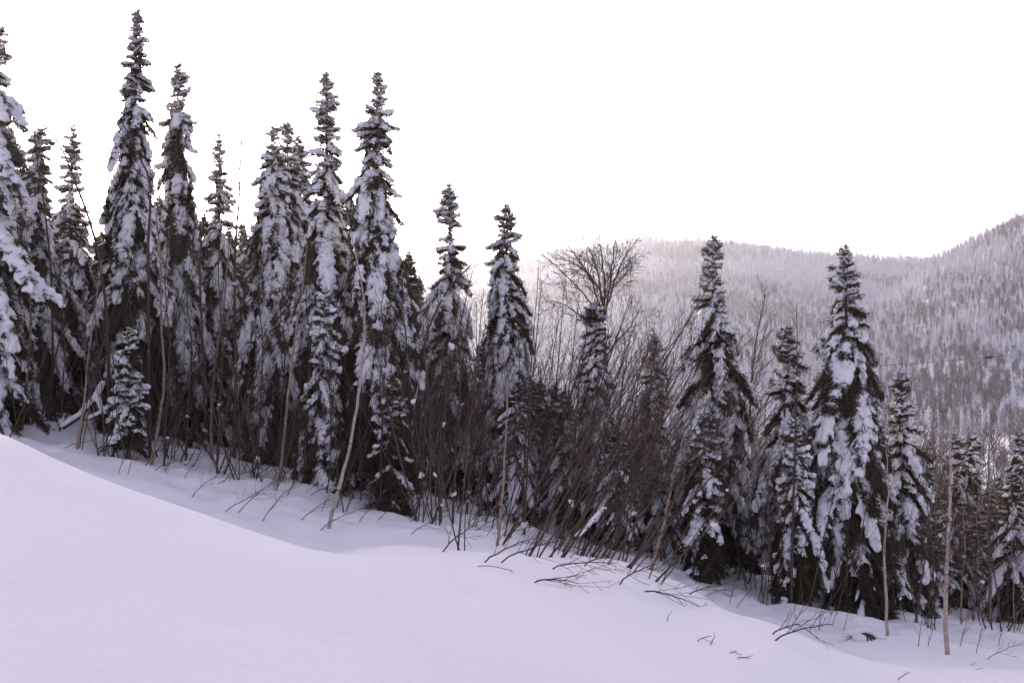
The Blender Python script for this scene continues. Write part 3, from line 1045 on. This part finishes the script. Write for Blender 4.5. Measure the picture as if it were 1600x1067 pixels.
stem_tree('bare_sapling', [(366, 710), (368, 560), (366, 420), (374, 300), (378, 210), (383, 118)], 33, 0.055, 'tall bare sapling whose twigs rise into white sky left of the triple-topped group', 'sapling', M_SHRUB, 22, 34, 1.3, .45, SG, .2, rtip=0.012, rmin=0.0075)
stem_tree('bare_sapling', [(322, 705), (318, 560), (312, 420), (322, 330), (350, 250)], 33.5, 0.05, 'bare sapling behind the pale slim birch', 'sapling', M_SHRUB, 23, 22, 1.2, .45, SG, .3, rtip=0.012, rmin=0.0075)
stem_tree('bare_sapling', [(548, 760), (552, 560), (550, 400), (548, 280), (545, 178)], 39, 0.05, 'bare sapling showing between the two matching spires', 'sapling', M_SHRUB, 24, 24, 0.9, .5, SG, .2, rtip=0.012, rmin=0.0075)
stem_tree('bare_sapling', [(75, 690), (82, 560), (78, 400), (60, 260), (42, 130)], 32, 0.05, 'bare sapling with its tip in the white sky near the left edge', 'sapling', M_SHRUB, 25, 26, 1.1, .5, SG, .3, rtip=0.012, rmin=0.0075)
stem_tree('bare_sapling', [(640, 790), (660, 560), (690, 470), (740, 410), (800, 360)], 33, 0.05, 'bare sapling slanting right across the small pagoda-tipped spruce', 'sapling', M_SHRUB, 26, 22, 1.2, .5, SG, .3)
stem_tree('bare_sapling', [(1165, 900), (1168, 760), (1172, 640), (1180, 540), (1196, 460)], 37, 0.06, 'bare sapling fanning out right of the big open spruce', 'sapling', M_SHRUB, 27, 30, 1.7, .5, SG, .3, rtip=0.012, rmin=0.0075)
stem_tree('bare_sapling', [(1236, 935), (1240, 800), (1244, 640), (1246, 560), (1244, 480)], 28.5, 0.045, 'thin dark sapling in front of the medium dark-hearted spruce', 'sapling', M_SHRUB, 28, 20, 0.9, .3, SG, .3)
for i, (px, yt) in enumerate([(18, 380), (98, 330), (205, 360), (262, 330), (296, 380), (345, 300), (408, 380), (442, 420), (482, 400), (535, 420), (600, 430), (632, 380)]):
    stem_tree('bare_sapling', [(px - 6, 760), (px - 2, 640), (px + 3, 540), (px - 4, (540 + yt) / 2), (px + 6, yt)], 29.2 + (i * 7 % 5) * 0.6, 0.034, 'thin', 'sapling', M_SHRUB, 120 + i, 34, 1.25, .18, 'thin saplings before the left spruces', .3, 2)
for i, (px, yt) in enumerate([(700, 520), (742, 450), (770, 470), (832, 440), (858, 500), (890, 470), (972, 520), (995, 540), (1040, 560), (828, 420), (870, 420), (720, 480), (905, 500), (1010, 500)]):
    d = 29 + (i * 37 % 11)
    stem_tree('bare_sapling', [(px - 12, 840), (px - 8, 720), (px - 2, 620), (px + 6, (620 + yt) / 2), (px + 14, yt)], d, 0.04, 'tall bare sapling rising above the dense thicket', 'sapling', M_SHRUB, 60 + i, 30, 1.3, .3, 'saplings rising above the thicket', .3, 2)

# ---- the fan-shaped bare tree
def fan_tree():
    rg = random.Random(77)
    d = 44.0
    base = at(945, 860, d)
    base.z = gz(base.x, base.y)
    root = put('bare_tree', None, loc=base)
    tag(root, 'bare fan-shaped hardwood tree rising above the thicket against the far ridge', 'tree')
    mb = MB()
    tb = MB()
    fork = at(944, 505, d) - base
    trunk = [Vector((0, 0, -0.3)), fork * 0.5 + Vector((0.1, 0, 0)), fork]
    mb.tube(trunk, [0.14, 0.10, 0.06], 8)
    limbs = [[(943, 525), (925, 478), (895, 440), (846, 396)], [(943, 505), (930, 455), (912, 415), (882, 380)], [(944, 500), (938, 450), (928, 405), (912, 372)],
             [(944, 495), (944, 440), (940, 400), (936, 369)], [(945, 500), (952, 450), (958, 405), (962, 372)], [(946, 490), (960, 440), (974, 405), (1000, 371)],
             [(946, 560), (962, 535), (985, 510), (1003, 478)], [(942, 545), (920, 505), (885, 478), (850, 468)], [(944, 470), (925, 435), (895, 410), (862, 402)]]
    for k, path in enumerate(limbs):
        dv = rg.uniform(-1.8, 1.8)
        ctrl = [at(px, py, d + dv * j / 3) - base for j, (px, py) in enumerate(path)]
        ctrl[0].y = trunk[1].lerp(fork, 0.5).y
        pts = []
        for i in range(3):
            p0, p1, p2, p3 = ctrl[max(i - 1, 0)], ctrl[i], ctrl[i + 1], ctrl[min(i + 2, 3)]
            for s_ in range(4):
                t = s_ / 4
                pts.append(0.5 * ((2 * p1) + (p2 - p0) * t + (2 * p0 - 5 * p1 + 4 * p2 - p3) * t * t + (3 * p1 - p0 - 3 * p2 + p3) * t ** 3) + Vector((rg.uniform(-.03, .03), rg.uniform(-.05, .05), rg.uniform(-.03, .03))))
        pts.append(ctrl[3])
        n_ = len(pts)
        rad = [0.034 * (1 - 0.85 * i / (n_ - 1)) + 0.009 for i in range(n_)]
        b = MB()
        b.tube(pts, rad, 6)
        twigs_on(b, pts, rad, rg, 15, 0.15, 1.6, 0.50, 2, 0.0085, 0, 0.05)
        put('limb', b.mesh('limb', [M_SHRUB]), root)
    put('trunk', mb.mesh('trunk', [M_SHRUB], True), root)

fan_tree()

ORD = ['first', 'second', 'third', 'fourth', 'fifth', 'sixth', 'seventh', 'eighth', 'ninth', 'tenth', 'eleventh', 'twelfth', 'thirteenth', 'fourteenth', 'fifteenth', 'sixteenth', 'seventeenth', 'eighteenth', 'nineteenth', 'twentieth']
TENS = {2: 'twenty', 3: 'thirty', 4: 'forty', 5: 'fifty', 6: 'sixty', 7: 'seventy'}

def ordinal(i):
    if i < 20:
        return ORD[i]
    if (i + 1) % 10 == 0:
        return {30: 'thirtieth', 40: 'fortieth', 50: 'fiftieth', 60: 'sixtieth', 70: 'seventieth'}[i + 1]
    return TENS[(i + 1) // 10] + '-' + ORD[(i + 1) % 10 - 1]

def number_off(group, phrase):
    """tell the members of a row apart by their order in the picture"""
    row = sorted((o for o in C.objects if o.parent is None and o.get('group') == group), key=lambda o: o.location.x / o.location.y)
    for i, o in enumerate(row):
        o['label'] = phrase.format(ordinal(i))

number_off('shrubs along the front of the thicket', 'bare brown shrub on the snowbank, {} from the left along the thicket front')
number_off('shrubs among the right spruces', 'thin bare shrub, {} from the left among the spruces right of the thicket')
number_off('shrubs among the left spruces', 'thin bare shrub, {} from the left among the tall left spruces')
number_off('thin saplings before the left spruces', 'thin dark twiggy sapling, {} from the left before the tall left spruces')
number_off('small shrubs on the snow below the left spruces', 'small bare shrub poking from the snow, {} from the left below the left spruces')
number_off('slim tan birches among the right-hand spruces', 'slim tan twiggy birch, {} from the left among the right-hand spruces')
number_off('saplings rising above the thicket', 'tall bare sapling, {} from the left of those rising above the thicket')

# ------------------------------------------------------------------ things on the snow
def fallen_trunk(path, d, r, label, extra):
    rg = random.Random(5)
    base = at(*path[0], d)
    base.z = gz(base.x, base.y)
    root = put('fallen_trunk', None, loc=base)
    tag(root, label, 'fallen trunk')
    wood, sn = MB(), MB()
    for pth, rr in [(path, r)] + extra:
        pts = [at(px, py, d) - base for px, py in pth]
        wood.tube(pts, [rr * (1 - 0.4 * i / (len(pts) - 1)) for i in range(len(pts))], 7)
        for i in range(len(pts) - 1 if r > 0.05 else 2):
            n_ = max(3, int((pts[i + 1] - pts[i]).length / 0.09))
            for s in range(n_):
                q = pts[i].lerp(pts[i + 1], s / n_)
                sn.ball(q + Vector((0, 0, rr * 1.0)), 0.10, rr * rg.uniform(1.1, 1.5), rr * rg.uniform(0.9, 1.4))
    put('wood', wood.mesh('wood', [M_TRUNK], True), root)
    snow_later(root, sn, 0.025)

fallen_trunk([(98, 668), (126, 650), (150, 622), (162, 598)], 30, 0.07, 'fallen trunk under thick snow leaning into the spruces at the left', [([(140, 655), (160, 645), (176, 632)], 0.05), ([(150, 618), (158, 638), (164, 652)], 0.045)])
fallen_trunk([(903, 838), (925, 815), (948, 790), (1000, 755), (1060, 728)], 24.5, 0.028, 'snow-topped broken stem leaning right across the thicket front', [])

def stump():
    p = on_ground(1352, 996, 18)
    root = put('snow_covered_stump', None, loc=p, scale=(0.62, 0.62, 0.5))
    tag(root, 'low stump under a snow pillow on the snow before the nearer big spruce', 'stump')
    w = MB()
    rg = random.Random(4)
    for i in range(7):
        a_ = -1.2 + 0.4 * i
        w.tube([Vector((0, 0.1, 0.12)), Vector((0.22 * math.sin(a_), -0.14 * math.cos(a_), 0.08)), Vector((0.42 * math.sin(a_), -0.28 * math.cos(a_), -0.12))], [0.05, 0.03, 0.02], 6)
    put('wood', w.mesh('wood', [M_TRUNK], True), root)
    s = MB()
    for i in range(22):
        a_, q = rg.uniform(0, 6.28), rg.random() ** 0.6
        s.ball(Vector((0.62 * q * math.cos(a_), 0.25 + 0.35 * q * math.sin(a_), 0.20 - 0.24 * q * q)), rg.uniform(.16, .26), rg.uniform(.16, .24), rg.uniform(.10, .16))
    snow_later(root, s, 0.03)

stump()

# low twigs sticking out of, or lying flat on, the snow
def low_twig(px, py, ex, ey, label, group, seed, r=0.009, side=6, ln=0.5, far=0.0):
    rg = random.Random(seed)
    a = on_ground(px, py)
    b = at(ex, ey, a.y + far)
    b.z = max(b.z, gz(b.x, b.y) + 0.02)
    root = put('low_twig', None, loc=a)
    tag(root, label, 'twig', group)
    e = b - a
    mid = e * 0.5 + Vector((0, 0, 0.10 * e.length))
    pts = []
    for i in range(9):
        t = i / 8
        pts.append(mid * 2 * t * (1 - t) + e * t * t + Vector((rg.uniform(-1, 1), rg.uniform(-1, 1), rg.uniform(-.6, 1))) * min(0.018, 0.012 * e.length) - Vector((0, 0, 0.03 if i == 0 else 0)))
    rad = [r * (1 - 0.75 * i / 8) + 0.002 for i in range(9)]
    m = MB()
    m.tube(pts, rad, 4)
    put('main_stem', m.mesh('main_stem', [M_SHRUB]), root)
    if side:
        tb = MB()
        twigs_on(tb, pts, rad, rg, side, 0.15, ln, 0.42, 1 if side > 2 else 0, 0.0022, 0, 0.0)
        put('side_twigs', tb.mesh('side_twigs', [M_SHRUB]), root)

TG = 'twigs bent low over the snowbank'
rng = random.Random(88)
tl = [(690, 862, 745, 820), (753, 878, 850, 838), (778, 878, 900, 842), (742, 830, 810, 800), (910, 884, 985, 860), (966, 912, 1030, 880), (858, 888, 960, 880), (1000, 922, 1090, 968),
      (1075, 928, 1130, 915), (640, 835, 720, 800), (470, 812, 540, 770), (500, 828, 580, 790), (372, 800, 440, 745), (410, 815, 455, 760), (240, 735, 330, 705), (300, 775, 350, 735),
      (350, 800, 415, 770), (200, 742, 215, 690), (185, 740, 200, 700), (60, 672, 72, 600), (100, 700, 160, 690), (600, 800, 640, 760), (560, 815, 605, 775), (820, 868, 868, 800), (830, 910, 905, 915)]
for i, (a, b, c, d) in enumerate(tl):
    low_twig(a, b, c, d, 'dark bare twig bent low over the snowbank below the trees', TG, 700 + i, 0.007, 8, 0.6, (i % 5 - 2) * 0.25)
for i in range(34):
    px = 170 + 860 * (i + rng.random()) / 34
    py = float(np.interp(px, [150, 300, 450, 600, 700, 850, 1000, 1040], [722, 748, 782, 818, 838, 868, 892, 902])) + rng.uniform(-34, 4)
    a_ = rng.uniform(0.25, 1.15)
    l_ = rng.uniform(35, 90)
    low_twig(px, py, px + l_ * math.cos(a_), py - l_ * math.sin(a_), 'dark bare twig bent low over the snowbank below the trees', TG, 830 + i, rng.uniform(0.004, 0.008), rng.randrange(4, 9), 0.5, rng.uniform(-.5, .5))
tl = [(1205, 990, 1250, 975), (1208, 1000, 1300, 975), (1265, 985, 1290, 950), (1280, 985, 1285, 945), (1300, 978, 1315, 940), (1318, 985, 1330, 945), (1435, 1010, 1442, 960), (1450, 1010, 1465, 960),
      (1500, 1010, 1515, 960), (1525, 1020, 1540, 965), (1540, 1030, 1600, 1005), (1560, 1010, 1572, 960), (1140, 945, 1152, 900), (1150, 950, 1190, 905), (1100, 930, 1170, 920), (1085, 912, 1140, 850)]
for i, (a, b, c, d) in enumerate(tl):
    low_twig(a, b, c, d, 'thin bare twig poking from the snow before the right spruces', 'twigs before the right spruces', 740 + i, 0.006, 6, 0.4, (i % 3 - 1) * 0.2)
tl = [(1088, 1002, 1112, 993), (1110, 1008, 1117, 994), (1140, 1020, 1152, 1017), (1150, 1028, 1172, 1028), (1402, 1062, 1422, 1050), (1516, 1040, 1526, 1034), (742, 885, 800, 912), (1043, 970, 1044, 962), (1525, 1046, 1535, 1047)]
for i, (a, b, c, d) in enumerate(tl):
    low_twig(a, b, c, d, 'tiny dry stalk lying on the open snow slope', 'dry stalks on the open snow', 780 + i, 0.0025, 1, 0.10, 0.0)

number_off('twigs bent low over the snowbank', 'dark bare twig bent over the snowbank, {} from the left below the trees')
number_off('twigs before the right spruces', 'thin bare twig poking from snow, {} from the left before the right spruces')
number_off('dry stalks on the open snow', 'tiny dry stalk on the open snow slope, {} from the left')

# ------------------------------------------------------------------ cables over the valley
M_CABLE, _nt, _o = new_mat('cable')
_b = principled(_nt, _o, 0.6, 0.3)
_n = noise_node(_nt, coords(_nt, 1.0), 2.0)
_r = ramp(_nt, _n.outputs['Fac'], [(0.3, (0.14, 0.12, 0.11)), (0.7, (0.2, 0.17, 0.15))])
_nt.links.new(_r.outputs[0], _b.inputs['Base Color'])
M_SPLICE, _nt, _o = new_mat('splice_rubber')
_b = principled(_nt, _o, 0.5, 0.4)
_n = noise_node(_nt, coords(_nt, 1.0), 8.0)
_r = ramp(_nt, _n.outputs['Fac'], [(0.3, (0.012, 0.012, 0.012)), (0.7, (0.025, 0.024, 0.024))])
_nt.links.new(_r.outputs[0], _b.inputs['Base Color'])

def cable(pa, pb, sag, r, label, splice=None):
    a, b = at(*pa), at(*pb)
    root = put('overhead_cable', None, loc=a)
    tag(root, label, 'cable')
    def P(t):
        return (b - a) * t + Vector((0, 0, -4 * sag * t * (1 - t)))
    m = MB()
    m.tube([P(i / 40) for i in range(41)], [r] * 41, 5)
    put('wire', m.mesh('wire', [M_CABLE], True), root)
    if splice:
        s = MB()
        c, w = splice
        ts = [c - w, c - w * 0.7, c - w * 0.4, c + w * 0.4, c + w * 0.7, c + w]
        s.tube([P(t) for t in ts], [r * 1.3, r * 2, r * 4, r * 4, r * 2, r * 1.3], 8)
        put('splice', s.mesh('splice', [M_SPLICE], True), root)

cable((700, 592, 74), (2000, 510, 66), 0.9, 0.02, 'thin overhead cable with a black splice crossing before the hill at the right', (0.675, 0.0065))
cable((900, 702, 76), (2000, 700, 70), 0.3, 0.02, 'lower dark cable crossing before the snowy valley clearing')

# ------------------------------------------------------------------ wood on the far hills
def far_conifer(seed, tiers, spikes, H=10.0, Rm=1.7):
    rg = random.Random(seed)
    v, t = [], []
    for k in range(tiers):
        f = k / (tiers - 1)
        z = H * (0.06 + 0.90 * f)
        r = Rm * (1 - f) ** 0.8 * rg.uniform(0.85, 1.15) + 0.12
        c0 = len(v)
        v.append((0, 0, z + H / tiers * 0.75))
        for s in range(spikes * 2):
            an = math.pi * s / spikes + rg.uniform(-.12, .12)
            q = r * (rg.uniform(0.8, 1.25) if s % 2 == 0 else rg.uniform(0.35, 0.55))
            dz = -H / tiers * (0.65 if s % 2 == 0 else 0.1) * rg.uniform(0.7, 1.3)
            v.append((q * math.cos(an), q * math.sin(an), z + dz))
        for s in range(spikes * 2):
            t.append((c0, c0 + 1 + s, c0 + 1 + (s + 1) % (spikes * 2)))
    c0 = len(v)
    v += [(0.12, 0, 0), (-0.06, 0.1, 0), (-0.06, -0.1, 0), (0, 0, H)]
    t += [(c0, c0 + 1, c0 + 3), (c0 + 1, c0 + 2, c0 + 3), (c0 + 2, c0, c0 + 3)]
    return tri_mesh('hill_spruce', v, t, [M_FAR])

def far_hardwood(seed, mat, n=60, H=9.0):
    rg = random.Random(seed)
    mb = MB()
    mb.tube([Vector((0, 0, 0)), Vector((0.1, 0, H * 0.5)), Vector((0, 0.1, H * 0.8))], [0.14, 0.09, 0.04], 3)
    for i in range(n):
        z = H * rg.uniform(0.2, 0.75)
        p = Vector((rg.uniform(-.6, .6), rg.uniform(-.6, .6), z))
        an = rg.uniform(0, 6.28)
        d = Vector((math.cos(an) * 0.6, math.sin(an) * 0.6, rg.uniform(0.4, 1.3)))
        q = p + d.normalized() * H * rg.uniform(0.16, 0.34)
        s = d.cross(Vector((rg.uniform(-1, 1), rg.uniform(-1, 1), rg.uniform(-1, 1)))).normalized()
        mb.blade(p, q, s, rg.uniform(0.05, 0.13))
    return mb.mesh('hill_hardwood', [mat])

protos = bpy.data.collections.new('far_tree_shapes')
def proto(me):
    o = bpy.data.objects.new(me.name, me)
    protos.objects.link(o)
    return o
P_CON = [far_conifer(s, 9, 5) for s in (1, 2, 3, 4)]
P_HW = [far_hardwood(11, M_FARHW), far_hardwood(12, M_FARHW), far_hardwood(13, M_FARHW2), far_hardwood(14, M_FARHW2)]

def scatter(name, label, cat, pts, scales, rots, meshes, seed):
    """one wood: points carrying scale and turn, a tree shape set on each by geometry nodes"""
    col = bpy.data.collections.new(name + '_shapes')
    for me in meshes:
        col.objects.link(bpy.data.objects.new(me.name, me))
    me = bpy.data.meshes.new(name)
    me.vertices.add(len(pts))
    me.vertices.foreach_set('co', np.asarray(pts, dtype=np.float32).ravel())
    for nm, arr in (('size', scales), ('turn', rots)):
        at_ = me.attributes.new(nm, 'FLOAT', 'POINT')
        at_.data.foreach_set('value', np.asarray(arr, dtype=np.float32))
    pick = me.attributes.new('pick', 'INT', 'POINT')
    pick.data.foreach_set('value', np.random.RandomState(seed).randint(0, len(meshes), len(pts)).astype(np.int32))
    o = put(name, me)
    tag(o, label, cat, None, 'stuff')
    ng = bpy.data.node_groups.new(name, 'GeometryNodeTree')
    ng.interface.new_socket('Geometry', in_out='INPUT', socket_type='NodeSocketGeometry')
    ng.interface.new_socket('Geometry', in_out='OUTPUT', socket_type='NodeSocketGeometry')
    gi = ng.nodes.new('NodeGroupInput')
    go = ng.nodes.new('NodeGroupOutput')
    ci = ng.nodes.new('GeometryNodeCollectionInfo')
    ci.inputs['Collection'].default_value = col
    ci.inputs['Separate Children'].default_value = True
    ci.inputs['Reset Children'].default_value = True
    ip = ng.nodes.new('GeometryNodeInstanceOnPoints')
    ip.inputs['Pick Instance'].default_value = True
    def attr(nm, ty):
        a = ng.nodes.new('GeometryNodeInputNamedAttribute')
        a.data_type = ty
        a.inputs['Name'].default_value = nm
        return a.outputs['Attribute']
    cx = ng.nodes.new('ShaderNodeCombineXYZ')
    ng.links.new(attr('turn', 'FLOAT'), cx.inputs['Z'])
    ng.links.new(gi.outputs[0], ip.inputs['Points'])
    ng.links.new(ci.outputs[0], ip.inputs['Instance'])
    ng.links.new(attr('pick', 'INT'), ip.inputs['Instance Index'])
    ng.links.new(cx.outputs[0], ip.inputs['Rotation'])
    ng.links.new(attr('size', 'FLOAT'), ip.inputs['Scale'])
    ng.links.new(ip.outputs[0], go.inputs[0])
    md = o.modifiers.new('wood', 'NODES')
    md.node_group = ng
    return o

rs = np.random.RandomState(5)
N = 90000
yy = np.sqrt(rs.uniform(330.0 ** 2, 1420.0 ** 2, N))
pp = rs.uniform(520, 1900, N)
xx = (pp - 800) / F * yy
zz = ground_z(xx, yy)
# leave out what the hills hide (well below the running skyline of its column)
order = np.argsort(yy)
el = zz / yy
best = np.full(140, -9.0)
keep = np.zeros(N, dtype=bool)
for i in order:
    b = min(139, int((pp[i] - 520) / 10))
    if (zz[i] + 12) / yy[i] >= best[b]:
        keep[i] = True
    best[b] = max(best[b], el[i])
field = (yy < 362) & (np.abs(noise2(xx * 0.01, yy * 0.01, 12)) < 2) & (yy > 300)
keep &= ~field
hw = noise2(xx * 0.011 + 9, yy * 0.007, 31) + 0.5 * noise2(xx * 0.035, yy * 0.02, 32)
is_hw = hw + rs.uniform(-0.6, 0.6, N) > 0.22
high = smooth01((yy - 500) / 300.0) > rs.rand(N)
thin = rs.rand(N) < np.where(is_hw, 0.85, 0.8)
keep &= thin
ptz = np.stack([xx, yy, zz - 0.3], -1)
sz = rs.uniform(0.5, 1.05, N)
sz = np.where((yy > 1150) & (rs.rand(N) < 0.3), sz * 1.7, sz)
tn = rs.uniform(0, 6.28, N)
a = keep & ~is_hw
# the nearest and the skyline spruces stand out one by one: single trees
sky = a & (zz / yy > np.interp(pp, RIDGE_PX, [(600 - q) / F - 0.010 for q in RIDGE_Y])) & (pp > 1430) & (yy < 820)
near_i = [i for i in order if a[i] and yy[i] < 480 and 1050 < pp[i] < 1620][:130]
sky_i = [i for i in np.nonzero(sky)[0] if pp[i] < 1620 and abs(zz[i] / yy[i] - (600 - np.interp(pp[i], RIGHT_PX, RIGHT_Y)) / F) < 0.012][:60]
for grp, idx, lab, nm in (('n', near_i, 'frosted spruce at the foot of the hill across the valley', 'spruces at the foot of the far hill'), ('s', sky_i, 'dark-edged spruce on the skyline of the right hill', 'skyline spruces of the right hill')):
    for i in idx:
        o = put('hillside_spruce', P_CON[i % 4], loc=tuple(ptz[i]), rot=(0, 0, tn[i]), scale=(sz[i],) * 3)
        tag(o, lab, 'spruce', nm)
        a[i] = False
scatter('hill_spruce_wood', 'frosted spruce wood covering the far hills', 'wood', ptz[a], sz[a], tn[a], P_CON, 1)
b_ = keep & is_hw & high
scatter('hill_frosted_hardwood', 'pale frosted hardwood patches high on the far hills', 'wood', ptz[b_], sz[b_], tn[b_], P_HW[:2], 2)
c_ = keep & is_hw & ~high
scatter('hill_bare_hardwood', 'brownish bare hardwood patches low on the far hills', 'wood', ptz[c_], sz[c_], tn[c_], P_HW[2:], 3)

# trees on the valley floor between the near wood and the hill
rs = np.random.RandomState(9)
N = 1500
yy = rs.uniform(85, 325, N)
pp = rs.uniform(900, 1750, N)
xx = (pp - 800) / F * yy
zz = ground_z(xx, yy)
ptz = np.stack([xx, yy, zz - 0.2], -1)
hwm = rs.rand(N) < 0.55
sz = rs.uniform(0.45, 0.95, N)
tn = rs.uniform(0, 6.28, N)
scatter('valley_hardwood', 'bare brown young hardwoods on the valley floor', 'wood', ptz[hwm], sz[hwm], tn[hwm], P_HW[2:], 4)
for i in np.nonzero(~hwm)[0][:110]:
    if 1100 < pp[i] < 1640:
        o = put('hillside_spruce', P_CON[i % 4], loc=tuple(ptz[i]), rot=(0, 0, tn[i]), scale=(sz[i],) * 3)
        tag(o, 'small frosted spruce on the valley floor behind the right wood', 'spruce', 'small spruces on the valley floor')

for (par, _, _), me in zip(LATER, remesh_many([(mb, vx, M_SNOW) for _, mb, vx in LATER])):
    put('snow_clump', me, par)

# ------------------------------------------------------------------ winter haze
M_HAZE, nt, out = new_mat('haze')
pv = nt.nodes.new('ShaderNodeVolumePrincipled')
pv.inputs['Color'].default_value = (0.86, 0.91, 0.99, 1)
pv.inputs['Density'].default_value = 0.000165
pv.inputs['Anisotropy'].default_value = 0.76
nt.links.new(pv.outputs[0], out.inputs['Volume'])
hv = [(x, y, z) for x in (-1720, 1720) for y in (-30, 1990) for z in (-24, 235)]
hf = [(0, 1, 3, 2), (4, 6, 7, 5), (0, 4, 5, 1), (2, 3, 7, 6), (0, 2, 6, 4), (1, 5, 7, 3)]
me = bpy.data.meshes.new('haze')
me.from_pydata(hv, [], hf)
me.materials.append(M_HAZE)
hz = put('haze', me)
tag(hz, 'pale winter haze filling the air over slope and valley', 'haze', None, 'stuff')
